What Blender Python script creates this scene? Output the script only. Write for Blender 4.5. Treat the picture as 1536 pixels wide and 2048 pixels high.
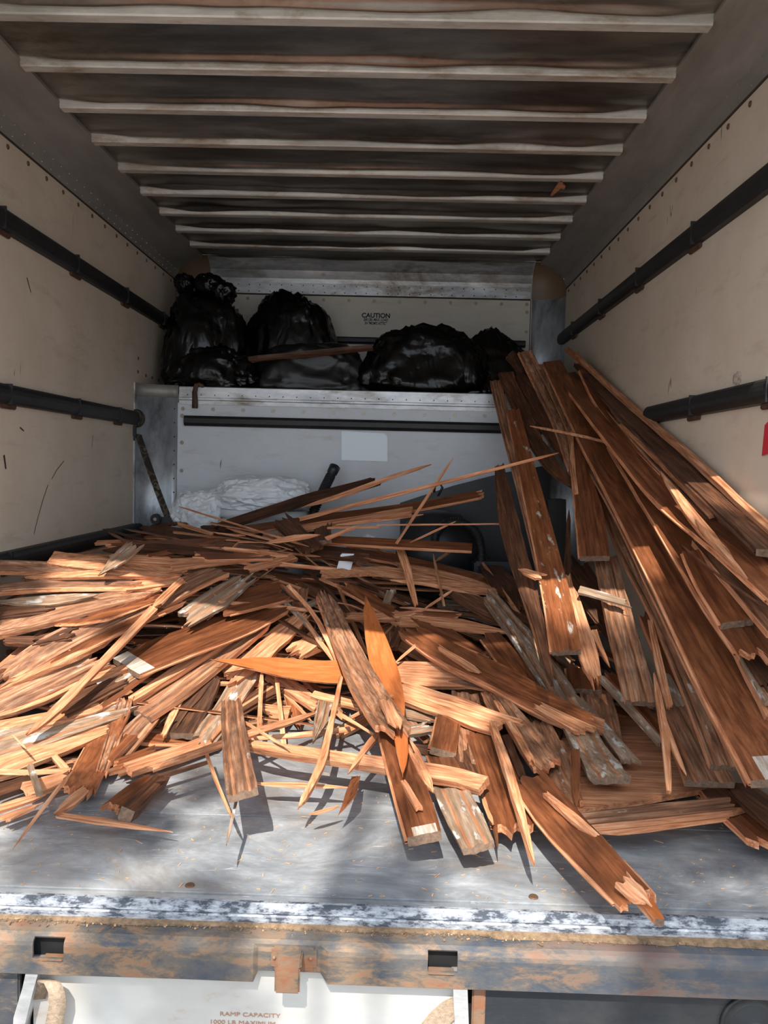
import bpy, bmesh, math, random
from mathutils import Vector, Matrix, noise
for _o in list(bpy.data.objects): bpy.data.objects.remove(_o)
SC = bpy.context.scene
R = random.Random(7)
# ------------------------------------------------------------------ camera
F = 1600.0; PITCH, ROLL, YAW = .0573, .0254, -.0155
CAM = Vector((.193, -1.541, .89))
def ray(px, py):
    """world direction of a pixel of the 1536x2048 photograph"""
    u = (px-768)/F; v = (py-1024)/F
    c, s = math.cos(ROLL), math.sin(ROLL); a = c*u+s*v; b = -s*u+c*v
    x, y, z = a, 1.0, -b
    c, s = math.cos(PITCH), math.sin(PITCH); y, z = c*y+s*z, -s*y+c*z
    c, s = math.cos(YAW), math.sin(YAW); x, y = c*x+s*y, -s*x+c*y
    return Vector((x, y, z))
def proj(P):
    d = P-CAM
    c, s = math.cos(YAW), math.sin(YAW); x, y = c*d.x-s*d.y, s*d.x+c*d.y; z = d.z
    c, s = math.cos(PITCH), math.sin(PITCH); y, z = c*y-s*z, s*y+c*z
    u, v = x/y, -z/y; c, s = math.cos(ROLL), math.sin(ROLL)
    return Vector((768+F*(c*u-s*v), 1024+F*(s*u+c*v)))
cd = bpy.data.cameras.new('camera'); cam = bpy.data.objects.new('camera', cd)
SC.collection.objects.link(cam); SC.camera = cam
cd.sensor_fit = 'HORIZONTAL'; cd.sensor_width = 36; cd.lens = F/1536*36; cd.clip_start = .02
fw = ray(768, 1024).normalized(); rt = (ray(868, 1024)-ray(768, 1024)).normalized(); up = rt.cross(fw)
cam.matrix_world = Matrix(((rt.x, up.x, -fw.x, CAM.x), (rt.y, up.y, -fw.y, CAM.y), (rt.z, up.z, -fw.z, CAM.z), (0, 0, 0, 1)))
# ------------------------------------------------------------------ sky, sun, exposure
w = bpy.data.worlds.new('sky'); SC.world = w; w.use_nodes = True
bg = w.node_tree.nodes['Background']
bg.inputs[0].default_value = (.82, .90, 1.0, 1); bg.inputs[1].default_value = 1.7
SUN = Vector((.14, 1.0, -1.17)).normalized()          # direction in which the light travels
sd = bpy.data.lights.new('sun', 'SUN'); so = bpy.data.objects.new('sun', sd); SC.collection.objects.link(so)
sd.energy = 6.2; sd.angle = .0093; sd.color = (1.0, .93, .82)
so.rotation_euler = SUN.to_track_quat('-Z', 'Y').to_euler(); so.location = (-1, -6, 6)
vs = SC.view_settings
vs.view_transform = 'Standard'; vs.look = 'None'; vs.gamma = 1; vs.use_curve_mapping = False; vs.exposure = .25
# ------------------------------------------------------------------ materials
def srgb(r, g, b):
    f = lambda c: c/12.92 if c <= .04045 else ((c+.055)/1.055)**2.4
    return (f(r/255), f(g/255), f(b/255), 1)
def newmat(name):
    m = bpy.data.materials.new(name); m.use_nodes = True
    return m, m.node_tree.nodes, m.node_tree.links, m.node_tree.nodes['Principled BSDF']
def ramp(n, stops, interp='LINEAR'):
    r = n.new('ShaderNodeValToRGB'); cr = r.color_ramp; cr.interpolation = interp
    while len(cr.elements) < len(stops): cr.elements.new(.5)
    for e, (p, c) in zip(cr.elements, stops): e.position = p; e.color = c if len(c) == 4 else (*c, 1)
    return r
def noise_n(n, l, vec, scale, detail=6, rough=.6, dist=0):
    t = n.new('ShaderNodeTexNoise'); t.inputs['Scale'].default_value = scale; t.inputs['Detail'].default_value = detail
    t.inputs['Roughness'].default_value = rough; t.inputs['Distortion'].default_value = dist
    if vec is not None: l.new(vec, t.inputs['Vector'])
    return t
def mapping(n, l, src, scale, rnd=False):
    m = n.new('ShaderNodeMapping'); m.inputs['Scale'].default_value = scale; l.new(src, m.inputs['Vector'])
    if rnd:
        oi = n.new('ShaderNodeObjectInfo'); v = n.new('ShaderNodeCombineXYZ'); mu = n.new('ShaderNodeMath'); mu.operation = 'MULTIPLY'
        mu.inputs[1].default_value = 57.0; l.new(oi.outputs['Random'], mu.inputs[0]); l.new(mu.outputs[0], v.inputs[0]); l.new(mu.outputs[0], v.inputs[1])
        l.new(v.outputs[0], m.inputs['Location'])
    return m.outputs[0]
def mixc(n, l, fac, a, b, mode='MIX'):
    m = n.new('ShaderNodeMix'); m.data_type = 'RGBA'; m.blend_type = mode
    for k, v in ((0, fac), (6, a), (7, b)):
        if hasattr(v, 'is_output') or hasattr(v, 'links'): l.new(v, m.inputs[k])
        else: m.inputs[k].default_value = v
    return m.outputs[2]
def bump(n, l, b, h, strength, dist=.002):
    bm_ = n.new('ShaderNodeBump'); bm_.inputs['Strength'].default_value = strength; bm_.inputs['Distance'].default_value = dist
    l.new(h, bm_.inputs['Height']); l.new(bm_.outputs[0], b.inputs['Normal'])
def wood(name, c1, c2, c3, rough=.7, vary=.5, patch=None, pamt=.62, stain=.5, coat=0, grain=1.0):
    m, n, l, b = newmat(name)
    tc = n.new('ShaderNodeTexCoord').outputs['Object']
    g = noise_n(n, l, mapping(n, l, tc, (4*grain, 75*grain, 75*grain), True), 1.6, 5, .62, .5)
    r = ramp(n, [(.3, c1), (.5, c2), (.68, c3)]); l.new(g.outputs[0], r.inputs[0])
    st = noise_n(n, l, mapping(n, l, tc, (5, 16, 16), True), 1.3, 5, .65)
    sr = ramp(n, [(.38, (0, 0, 0)), (.62, (1, 1, 1))]); l.new(st.outputs[0], sr.inputs[0])
    dark = n.new('ShaderNodeMix'); dark.data_type = 'RGBA'
    col = mixc(n, l, sr.outputs[0], mixc(n, l, stain, r.outputs[0], (c1[0]*.6, c1[1]*.6, c1[2]*.6, 1)), r.outputs[0])
    if patch:
        pn = noise_n(n, l, mapping(n, l, tc, (11, 30, 30), True), 1.0, 4, .6)
        pr = ramp(n, [(pamt, (0, 0, 0)), (pamt+.07, (1, 1, 1))]); l.new(pn.outputs[0], pr.inputs[0])
        col = mixc(n, l, pr.outputs[0], col, patch)
    oi = n.new('ShaderNodeObjectInfo'); hs = n.new('ShaderNodeHueSaturation'); l.new(col, hs.inputs['Color'])
    mr = n.new('ShaderNodeMapRange'); mr.inputs[3].default_value = 1-vary*.5; mr.inputs[4].default_value = 1+vary*.45
    l.new(oi.outputs['Random'], mr.inputs[0]); l.new(mr.outputs[0], hs.inputs['Value'])
    l.new(hs.outputs[0], b.inputs['Base Color']); b.inputs['Roughness'].default_value = rough
    if coat: b.inputs['Coat Weight'].default_value = coat; b.inputs['Coat Roughness'].default_value = .3
    bump(n, l, b, g.outputs[0], .6 if rough > .55 else .15, .0025)
    n.remove(dark)
    return m
M = {}
M['varnish'] = wood('varnished_wood', srgb(84, 46, 29), srgb(132, 78, 48), srgb(162, 102, 66), .42, .45, None, 0, .45, .25, .7)
M['orange'] = wood('orange_varnish', srgb(176, 94, 48), srgb(196, 112, 60), srgb(208, 128, 76), .45, .1, None, 0, .15, .2, .6)
M['bare'] = wood('fresh_broken_fir', srgb(150, 86, 54), srgb(208, 142, 100), srgb(236, 182, 142), .75, .35, None, 0, .25)
M['groove'] = wood('weathered_underside', srgb(96, 62, 44), srgb(158, 110, 80), srgb(190, 152, 124), .72, .45, srgb(178, 168, 156), .65, .6)
M['grey'] = wood('grey_weathered_wood', srgb(120, 94, 72), srgb(160, 132, 108), srgb(184, 164, 146), .72, .3, srgb(192, 190, 186), .57, .5)
M['dark'] = wood('dark_old_or_shaded_wood', srgb(52, 32, 22), srgb(94, 58, 38), srgb(128, 84, 56), .6, .5, None, 0, .6)  # old wood; also darkens upper leaning boards that stand in shade
M['patchy'] = wood('varnish_with_pale_glue', srgb(108, 58, 32), srgb(150, 88, 52), srgb(172, 108, 66), .5, .2, srgb(196, 188, 174), .6, .5, .15)
M['raw'] = wood('raw_groove_wood', srgb(130, 80, 52), srgb(176, 120, 84), srgb(204, 156, 120), .75, .3, None, 0, .4)
M['paint'] = wood('white_paint_marks', srgb(150, 118, 92), srgb(196, 182, 168), srgb(226, 222, 216), .7, .1)
def plain(name, col, rough=.5, metal=0, spec=.5, nscale=0, namt=.3, bmp=0):
    m, n, l, b = newmat(name); b.inputs['Base Color'].default_value = col
    b.inputs['Roughness'].default_value = rough; b.inputs['Metallic'].default_value = metal; b.inputs['Specular IOR Level'].default_value = spec
    if nscale:
        t = noise_n(n, l, n.new('ShaderNodeTexCoord').outputs['Object'], nscale, 7, .65)
        r = ramp(n, [(.3, tuple(c*(1-namt) for c in col[:3])), (.7, tuple(min(1, c*(1+namt)) for c in col[:3]))])
        l.new(t.outputs[0], r.inputs[0]); l.new(r.outputs[0], b.inputs['Base Color'])
        if bmp: bump(n, l, b, t.outputs[0], bmp, .004)
    return m
def metal(name, dark, light, scale, rough=(.35, .6), mt=.85, b_s=.2, dirt=None):
    m, n, l, b = newmat(name); tc = n.new('ShaderNodeTexCoord').outputs['Object']
    t = noise_n(n, l, mapping(n, l, tc, scale), 1, 8, .7)
    r = ramp(n, [(.34, dark), (.66, light)]); l.new(t.outputs[0], r.inputs[0]); col = r.outputs[0]
    if dirt:
        t2 = noise_n(n, l, mapping(n, l, tc, tuple(s*.55+1 for s in scale)), 1, 6, .7, .3)
        r2 = ramp(n, [(.5, (0, 0, 0)), (.68, (1, 1, 1))]); l.new(t2.outputs[0], r2.inputs[0])
        col = mixc(n, l, r2.outputs[0], col, dirt)
    l.new(col, b.inputs['Base Color']); b.inputs['Metallic'].default_value = mt
    rr = n.new('ShaderNodeMapRange'); rr.inputs[3].default_value = rough[0]; rr.inputs[4].default_value = rough[1]
    l.new(t.outputs[0], rr.inputs[0]); l.new(rr.outputs[0], b.inputs['Roughness'])
    bump(n, l, b, t.outputs[0], b_s, .003)
    return m
M['alu'] = metal('worn_aluminium', srgb(160, 162, 166), srgb(228, 230, 232), (3, 9, 9), (.3, .5), .5, .2, dirt=srgb(120, 108, 92))
M['alu_cove'] = metal('dull_grey_aluminium', srgb(142, 139, 134), srgb(172, 168, 162), (6, 1.5, 6), (.45, .7), .45, .1)
M['alu_roof'] = metal('dirty_roof_sheet', srgb(92, 90, 88), srgb(168, 162, 154), (1.2, 5, 5), (.22, .42), .8, .2, srgb(104, 92, 78))
M['alu_rib'] = metal('roof_bow_metal', srgb(184, 180, 174), srgb(236, 232, 226), (3, 12, 12), (.35, .5), .35, .15, srgb(158, 136, 112))
def floor_mat():
    m, n, l, b = newmat('scuffed_floor_metal'); tc = n.new('ShaderNodeTexCoord').outputs['Object']
    a = noise_n(n, l, mapping(n, l, tc, (3.2, 5.5, 3)), 1, 9, .72, .6)
    r = ramp(n, [(.3, srgb(104, 108, 114)), (.5, srgb(152, 157, 163)), (.68, srgb(198, 202, 206))]); l.new(a.outputs[0], r.inputs[0])
    d = noise_n(n, l, mapping(n, l, tc, (2.0, 2.6, 2)), 1.3, 8, .7, .4)
    dr = ramp(n, [(.5, (0, 0, 0)), (.72, (.75, .75, .75))]); l.new(d.outputs[0], dr.inputs[0])
    c = mixc(n, l, dr.outputs[0], r.outputs[0], srgb(142, 124, 102))
    s = noise_n(n, l, mapping(n, l, tc, (7, 60, 7)), 1, 5, .6, 2.2)
    sr = ramp(n, [(.62, (0, 0, 0)), (.7, (.7, .7, .7))]); l.new(s.outputs[0], sr.inputs[0])
    c = mixc(n, l, sr.outputs[0], c, srgb(214, 220, 228))
    l.new(c, b.inputs['Base Color']); b.inputs['Metallic'].default_value = .25; b.inputs['Roughness'].default_value = .48
    bump(n, l, b, a.outputs[0], .2, .004); return m
M['floor'] = floor_mat()
def wall_mat(name, c1, c2):
    m, n, l, b = newmat(name); tc = n.new('ShaderNodeTexCoord').outputs['Object']
    a = noise_n(n, l, mapping(n, l, tc, (1.5, 1.5, 1.5)), 1.5, 8, .7)
    r = ramp(n, [(.3, c1), (.7, c2)]); l.new(a.outputs[0], r.inputs[0])
    s = noise_n(n, l, mapping(n, l, tc, (18, 18, 3.2)), 1, 4, .55, .8)
    sr = ramp(n, [(.715, (0, 0, 0)), (.74, (.8, .8, .8))]); l.new(s.outputs[0], sr.inputs[0])
    c = mixc(n, l, sr.outputs[0], r.outputs[0], srgb(92, 82, 72))
    d = noise_n(n, l, mapping(n, l, tc, (2, 2, 9)), 2, 6, .7)
    dr = ramp(n, [(.55, (0, 0, 0)), (.75, (.35, .35, .35))]); l.new(d.outputs[0], dr.inputs[0])
    c = mixc(n, l, dr.outputs[0], c, srgb(150, 126, 102))
    l.new(c, b.inputs['Base Color']); b.inputs['Roughness'].default_value = .5; bump(n, l, b, a.outputs[0], .1, .003); return m
M['wall'] = wall_mat('cream_wall_panel', srgb(204, 188, 168), srgb(222, 208, 190))
M['wall_bulk'] = wall_mat('skylit_bulkhead_panel', srgb(204, 210, 216), srgb(222, 228, 234))  # bluish tint puts the skylight on the cream bulkhead into its colour
M['alu_post'] = metal('streaked_post_metal', srgb(150, 156, 164), srgb(214, 220, 226), (7, 7, 2.2), (.3, .5), .55, .15, srgb(110, 114, 120))
M['wall_back'] = wall_mat('cream_back_panel', srgb(206, 198, 184), srgb(222, 216, 204))
def rust_mat(name, base, thr, streak=False, grime=.8):
    m, n, l, b = newmat(name); tc = n.new('ShaderNodeTexCoord').outputs['Object']
    a = noise_n(n, l, mapping(n, l, tc, (9, 14, 22)), 1, 9, .72, .3)
    r = ramp(n, [(thr-.07, base), (thr, srgb(104, 92, 82)), (thr+.05, srgb(142, 112, 88)), (thr+.16, srgb(146, 92, 62))]); l.new(a.outputs[0], r.inputs[0])
    g = noise_n(n, l, mapping(n, l, tc, (5, 5, 8)), 1, 6, .7); gr = ramp(n, [(.42, (0, 0, 0)), (.66, (grime, grime, grime))]); l.new(g.outputs[0], gr.inputs[0])
    c = mixc(n, l, gr.outputs[0], r.outputs[0], srgb(122, 112, 100))
    # less rust towards the right-hand end of the bumper
    sx = n.new('ShaderNodeSeparateXYZ'); l.new(tc, sx.inputs[0]); mr = n.new('ShaderNodeMapRange'); mr.inputs[1].default_value = .2; mr.inputs[2].default_value = .95
    mr.inputs[3].default_value = 0; mr.inputs[4].default_value = .75
    if streak:
        l.new(sx.outputs[0], mr.inputs[0]); c = mixc(n, l, mr.outputs[0], c, base)
    l.new(c, b.inputs['Base Color']); b.inputs['Roughness'].default_value = .6; b.inputs['Metallic'].default_value = .15
    bump(n, l, b, a.outputs[0], .4, .004); return m
M['rust'] = rust_mat('rusty_bumper_steel', srgb(66, 74, 86), .5, True)
M['sidepanel'] = rust_mat('dark_panel_with_rust', srgb(56, 62, 72), .58, False, .3)
M['endgrain'] = plain('aged_end_grain', srgb(120, 98, 82), .85, 0, .3, 90, .4)
M['rust2'] = rust_mat('rusty_latch_steel', srgb(84, 84, 86), .42)
M['bedblack'] = rust_mat('black_painted_steel', srgb(38, 43, 50), .74, False, .12)
def sill_mat():
    m, n, l, b = newmat('flaking_sill_trim'); tc = n.new('ShaderNodeTexCoord').outputs['Object']
    a = noise_n(n, l, mapping(n, l, tc, (22, 30, 60)), 1, 9, .75)
    r = ramp(n, [(.42, srgb(184, 190, 198)), (.52, srgb(142, 148, 158)), (.56, srgb(80, 86, 98))]); l.new(a.outputs[0], r.inputs[0])
    l.new(r.outputs[0], b.inputs['Base Color']); b.inputs['Roughness'].default_value = .5; b.inputs['Metallic'].default_value = .3; return m
M['sill'] = sill_mat()
def ramp_mat():
    m, n, l, b = newmat('stained_ramp_aluminium'); tc = n.new('ShaderNodeTexCoord').outputs['Object']
    a = noise_n(n, l, mapping(n, l, tc, (3, 3, 7)), 1.2, 7, .65)
    r = ramp(n, [(.36, srgb(206, 206, 204)), (.6, srgb(196, 194, 190)), (.72, srgb(176, 144, 116))]); l.new(a.outputs[0], r.inputs[0])
    l.new(r.outputs[0], b.inputs['Base Color']); b.inputs['Roughness'].default_value = .5; b.inputs['Metallic'].default_value = .2; return m
M['ramp'] = ramp_mat()
M['black'] = plain('black_rubber', srgb(34, 35, 38), .5, 0, .5, 30, .35)
M['blackrail'] = plain('black_rail_wood', srgb(30, 29, 30), .5, 0, .5, 14, .45, .3)
M['plasticbag'] = plain('black_bag_film', srgb(7, 8, 9), .22, 0, .36)
def film_bump(m, s):
    n, l, b = m.node_tree.nodes, m.node_tree.links, m.node_tree.nodes['Principled BSDF']
    t = noise_n(n, l, mapping(n, l, n.new('ShaderNodeTexCoord').outputs['Object'], (7, 7, 3.2)), 1, 2, .5, 1.2)
    a = n.new('ShaderNodeMath'); a.operation = 'SUBTRACT'; a.inputs[1].default_value = .5; l.new(t.outputs[0], a.inputs[0])
    c = n.new('ShaderNodeMath'); c.operation = 'ABSOLUTE'; l.new(a.outputs[0], c.inputs[0])
    bump(n, l, b, c.outputs[0], s, .05)
film_bump(M['plasticbag'], .3)
M['whitebag'] = plain('white_crinkled_film', srgb(226, 232, 238), .38, 0, .5)
M['white'] = plain('white_plastic', srgb(214, 220, 226), .4)
M['darkplastic'] = plain('dark_plastic', srgb(40, 43, 48), .42, 0, .5, 8, .3)
M['screw'] = plain('screw_metal', srgb(168, 160, 148), .4, .7)
M['rustdot'] = plain('rusty_screw', srgb(104, 78, 60), .6, .3)
M['rustbr'] = plain('rusty_bracket', srgb(84, 58, 46), .7, .2, .5, 30, .5)
M['seal'] = plain('dark_seam', srgb(60, 50, 42), .8)
M['tan'] = plain('brown_corner_cap', srgb(120, 98, 78), .45)
M['label'] = plain('pale_blue_label', srgb(232, 244, 252), .18)
M['sticker'] = plain('sticker_white', srgb(206, 202, 196), .5)
M['ink'] = plain('black_ink', srgb(22, 20, 22), .6)
M['ink2'] = plain('faded_brown_ink', srgb(166, 124, 100), .7)
M['red'] = plain('red_tape', srgb(196, 44, 58), .5)
M['strap'] = plain('beige_webbing', srgb(168, 148, 128), .8, 0, .3, 120, .25, .8)
M['camo'] = None
def camo_mat():
    m, n, l, b = newmat('camouflage_webbing'); t = noise_n(n, l, n.new('ShaderNodeTexCoord').outputs['Object'], 16, 2, .5)
    r = ramp(n, [(0, srgb(40, 36, 32)), (.46, srgb(84, 70, 54)), (.53, srgb(34, 36, 34)), (.6, srgb(100, 90, 76))], 'CONSTANT')
    l.new(t.outputs[0], r.inputs[0]); l.new(r.outputs[0], b.inputs['Base Color']); b.inputs['Roughness'].default_value = .8; return m
M['camo'] = camo_mat()
M['ground'] = plain('asphalt', srgb(132, 128, 122), .9, 0, .3, 12, .3)
M['leaf'] = plain('green_leaf', srgb(70, 96, 44), .6)
M['bark'] = plain('brown_bark', srgb(84, 66, 50), .9, 0, .3, 20, .4)
M['dust'] = plain('dirt_and_sawdust', srgb(128, 106, 84), .9, 0, .3, 60, .45, 1.0)
M['chip'] = plain('pale_wood_chip', srgb(196, 156, 118), .8, 0, .3, 60, .3)
M['void'] = plain('near_black_inside', srgb(20, 20, 22), .8)
# ------------------------------------------------------------------ object helpers
COL = SC.collection
def link(name, me, parent=None):
    o = bpy.data.objects.new(name, me); COL.objects.link(o)
    if parent: o.parent = parent
    return o
def mobj(name, bm, mats, parent=None, smooth=False):
    me = bpy.data.meshes.new(name); bm.normal_update(); bm.to_mesh(me); bm.free()
    for m in (mats if isinstance(mats, (list, tuple)) else [mats]): me.materials.append(M[m] if isinstance(m, str) else m)
    if smooth:
        for p in me.polygons: p.use_smooth = True
    return link(name, me, parent)
def tag(o, label=None, cat=None, group=None, kind=None):
    if label: o['label'] = label
    if cat: o['category'] = cat
    if group: o['group'] = group
    if kind: o['kind'] = kind
    return o
def empty(name, loc=(0, 0, 0)):
    o = bpy.data.objects.new(name, None); COL.objects.link(o); o.location = loc; return o
def box(bm, x0, x1, y0, y1, z0, z1, bev=0):
    r = bmesh.ops.create_cube(bm, size=1)
    for v in r['verts']: v.co = Vector(((x0+x1)/2+v.co.x*(x1-x0), (y0+y1)/2+v.co.y*(y1-y0), (z0+z1)/2+v.co.z*(z1-z0)))
    if bev: bmesh.ops.bevel(bm, geom=list({e for v in r['verts'] for e in v.link_edges}), offset=bev, segments=2, affect='EDGES')
def boxo(name, dims, mat, parent=None, bev=0):
    bm = bmesh.new(); box(bm, *dims, bev); return mobj(name, bm, mat, parent)
def quad(bm, pts):
    return bm.faces.new([bm.verts.new(p) for p in pts])
def tube(bm, pts, r, seg=12, cap=True):
    rings = []; N = len(pts)
    rr = r if isinstance(r, (list, tuple)) else [r]*N
    prev = None
    for i, p in enumerate(pts):
        t = (pts[min(i+1, N-1)]-pts[max(i-1, 0)]).normalized()
        a = prev if prev else (Vector((0, 0, 1)) if abs(t.z) < .9 else Vector((1, 0, 0)))
        b = t.cross(a).normalized(); a = b.cross(t).normalized(); prev = a
        rings.append([bm.verts.new(p+(a*math.cos(2*math.pi*k/seg)+b*math.sin(2*math.pi*k/seg))*rr[i]) for k in range(seg)])
    for i in range(N-1):
        for k in range(seg): bm.faces.new((rings[i][k], rings[i][(k+1) % seg], rings[i+1][(k+1) % seg], rings[i+1][k]))
    if cap: bm.faces.new(rings[0][::-1]); bm.faces.new(rings[-1])
def extrude_profile(bm, prof, x0, x1, axis='x'):
    """closed profile of (a, z) swept along x (a=y) or y (a=x)"""
    f = (lambda s, a, z: (s, a, z)) if axis == 'x' else (lambda s, a, z: (a, s, z))
    A = [bm.verts.new(f(x0, *p)) for p in prof]; B = [bm.verts.new(f(x1, *p)) for p in prof]; n = len(prof)
    for i in range(n): bm.faces.new((A[i], A[(i+1) % n], B[(i+1) % n], B[i]))
    bm.faces.new(A[::-1]); bm.faces.new(B)
    bmesh.ops.recalc_face_normals(bm, faces=bm.faces[:])
def solidify(b, geom, thickness):
    b.normal_update(); return bmesh.ops.solidify(b, geom=geom, thickness=thickness)
def P(px, py, x=None, y=None, z=None):
    d = ray(px, py)
    t = (y-CAM.y)/d.y if y is not None else ((z-CAM.z)/d.z if z is not None else (x-CAM.x)/d.x)
    return CAM+d*t
# ------------------------------------------------------------------ the truck body
W = 1.179; YA, YB = 2.723, 3.47; ZC = 2.138; XC = 1.025
# floor: three sheets with recessed seams
fl = empty('floor'); tag(fl, 'scuffed bluish grey metal floor of the truck box', kind='structure')
for (y0, y1) in ((.062, .424), (.428, 1.65), (1.654, YA+.1)):
    boxo('floor_sheet', (-W, W, y0, y1, -.02, 0), 'floor', fl, .0015)
boxo('floor_sheet', (-W, W, .01, .059, -.02, -.003), 'floor', fl, .0015)
b = bmesh.new()
for x in (-.96, -.22, .5, 1.05):
    bmesh.ops.create_cone(b, cap_ends=True, segments=12, radius1=.011, radius2=.009, depth=.004, matrix=Matrix.Translation((x, .085, .001)))
mobj('floor_screw', b, 'rustdot', fl)['kind'] = 'stuff'
sill = empty('trim_1'); tag(sill, 'flaking grey aluminium sill along the rear edge of the floor', kind='structure')
b = bmesh.new(); extrude_profile(b, [(.022, .004), (.012, .010), (.002, .006), (0, -.006), (.003, -.010), (0, -.013), (0, -.029), (.03, -.029), (.03, .004)], -W-.03, W+.03)
mobj('sill_nose', b, 'sill', sill)
bmx = bmesh.new(); extrude_profile(bmx, [(.034, -.002), (.030, .003), (.024, .003), (.022, -.002)], -W, W); mobj('sill_bead', bmx, 'alu', sill)
# side walls
def screw_mesh(r, mats=('screw',)):
    b = bmesh.new()
    for (ra, rb, h, z) in ((r, r*.86, .003, .0015), (r*.45, r*.3, .002, .004)):
        bmesh.ops.create_cone(b, cap_ends=True, segments=10, radius1=ra, radius2=rb, depth=h, matrix=Matrix.Translation((0, 0, z)))
    me = bpy.data.meshes.new('screw'); b.to_mesh(me); b.free(); me.materials.append(M[mats[0]]); return me
SCR = screw_mesh(.0085); SCR2 = screw_mesh(.011); SCRR = screw_mesh(.0095, ('rustdot',))
def screw(me, loc, nrm, parent):
    o = link('screw', me, parent); o.location = loc; o.rotation_euler = Vector(nrm).to_track_quat('Z', 'Y').to_euler(); return o
def wall(name, side, y0, y1, label):
    o = boxo(name, (min(side*W, side*(W+.04)), max(side*W, side*(W+.04)), y0, y1, -.02, 2.02), 'wall'); tag(o, label, kind='structure'); return o
wl = wall('wall_left', -1, 0, YB, 'cream left wall panel of the truck box with black rub rails')
wr = wall('wall_right', 1, 0, YB, 'cream right wall panel of the truck box with black rub rails')
for i in range(-7, 14):
    y = 1.26+.1525*i
    if y < 3.4: screw(SCRR, (-W, y, 1.955), (1, 0, 0), wl)
for i in range(-5, 17):
    y = .838+.1525*i
    if y < 3.42: screw(SCRR, (W, y, 1.955), (-1, 0, 0), wr)
for y in (2.66,):
    for z in (.25, .5, .76, 1.35, 1.42): screw(SCRR, (-W, y, z), (1, 0, 0), wl)
for y, z in ((2.79, 1.345), (2.9, 1.345), (3.02, 1.345)): screw(SCRR, (-W, y, z), (1, 0, 0), wl)
def rail(parent, side, y0, y1, z, r, label, brs):
    b = bmesh.new(); prof = []
    for k in range(9):
        a = -math.pi/2+math.pi*k/8; prof.append((side*(W-.001-.032*max(0, math.cos(a))**.6), z+r*math.sin(a)))
    prof.append((side*(W+.002), z+r)); prof.append((side*(W+.002), z-r))
    extrude_profile(b, prof, y0, y1, 'y')
    o = mobj('rub_rail', b, 'blackrail', parent, False); o['label'] = label
    for k in brs:
        q = boxo('bracket', (min(side*(W-.012), side*(W+.001)), max(side*(W-.012), side*(W+.001)), k, k+.10, z-r-.014, z-r+.004), 'rustbr', o, .003)
        b2 = bmesh.new()
        box(b2, min(side*(W-.034), side*(W-.0)), max(side*(W-.034), side*W), k+.02, k+.026, z-r*.98, z+r*.98); mobj('rail_joint', b2, 'black', o)
    return o
rail(wl, -1, 0, 3.35, 1.694, .038, 'black upper rub rail', (.55, 1.16, 1.78, 2.39, 3.0))
rail(wl, -1, 0, YA-.02, 1.106, .036, 'black middle rub rail', (.55, 1.2, 1.8, 2.3))
rail(wl, -1, 0, YA-.02, .522, .036, 'black lower rub rail', (1.2,))
rail(wr, 1, 0, 3.43, 1.690, .038, 'black upper rub rail', (.55, 1.16, 1.78, 2.39, 3.0))
rail(wr, 1, 0, 1.62, 1.115, .034, 'black middle rub rail', (.55, 1.1))
b = bmesh.new(); c = P(1475, 757, x=W)
bmesh.ops.create_icosphere(b, subdivisions=2, radius=.03)
for v in b.verts: v.co = Vector((v.co.x*.15, v.co.y*1.1, v.co.z*.8))*(1+.3*noise.noise(v.co*60)); v.co += c
mobj('torn_patch', b, 'paint', wr)
b = bmesh.new(); q = [P(x, y, x=W-.006) for x, y in ((1530, 850), (1560, 820), (1556, 900), (1524, 912))]; quad(b, q); r_ = solidify(b, geom=b.faces[:], thickness=.001)
mobj('red_tape', b, 'red', wr)
# scratch marks on the walls
def scratch(parent, pts, side, wd):
    b = bmesh.new()
    for (x0, y0), (x1, y1) in zip(pts, pts[1:]):
        A = P(x0, y0, x=side*(W-.0012)); B = P(x1, y1, x=side*(W-.0012)); n_ = (B-A).cross(Vector((1, 0, 0))).normalized()*wd
        quad(b, [A-n_, A+n_, B+n_*.8, B-n_*.8])
    mobj('scuff_mark', b, 'seal', parent)
scratch(wl, [(128, 922), (112, 942), (104, 958)], -1, .002)
scratch(wl, [(96, 970), (86, 1000), (76, 1035), (68, 1068)], -1, .002)
scratch(wl, [(8, 910), (12, 938)], -1, .006)
scratch(wl, [(54, 555), (62, 585)], -1, .003)
scratch(wl, [(186, 870), (184, 895)], -1, .0015)
scratch(wl, [(40, 855), (48, 862)], -1, .003)
# cove trims between walls and roof
for k, s, nm in ((2, -1, 'left'), (3, 1, 'right')):
    t = empty('trim_%d' % k); tag(t, 'wide grey metal cove along the top of the %s wall' % nm, kind='structure')
    b = bmesh.new(); prof = [(s*W, 1.985), (s*(W-.004), 1.987), (s*(W-.014), 2.045), (s*(W-.018), 2.047)]
    for a in range(1, 6): prof.append((s*(W-.018-(W-.018-XC+.006)*a/5), 2.047+(ZC-.012-2.047)*math.sin(a/5*math.pi/2*.9)/math.sin(math.pi/2*.9)))
    prof += [(s*(XC), ZC+.03), (s*(W+.04), ZC+.03), (s*(W+.04), 1.985)]
    extrude_profile(b, prof, -.02, YB-.1, 'y'); mobj('cove_panel', b, 'alu_cove', t, False)
    b = bmesh.new()
    for i in range(44):
        y = .05+i*.077
        for dz, dx in ((.012, -.0065), (.05, -.0145)):
            bmesh.ops.create_icosphere(b, subdivisions=1, radius=.0035, matrix=Matrix.Translation((s*(W+dx), y, 1.987+dz)))
    mobj('rivet', b, 'screw', t)['kind'] = 'stuff'
    boxo('seam_strip', (min(s*(W-.003), s*W), max(s*(W-.003), s*W), 0, YB-.1, 1.978, 1.985), 'seal', t)
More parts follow.
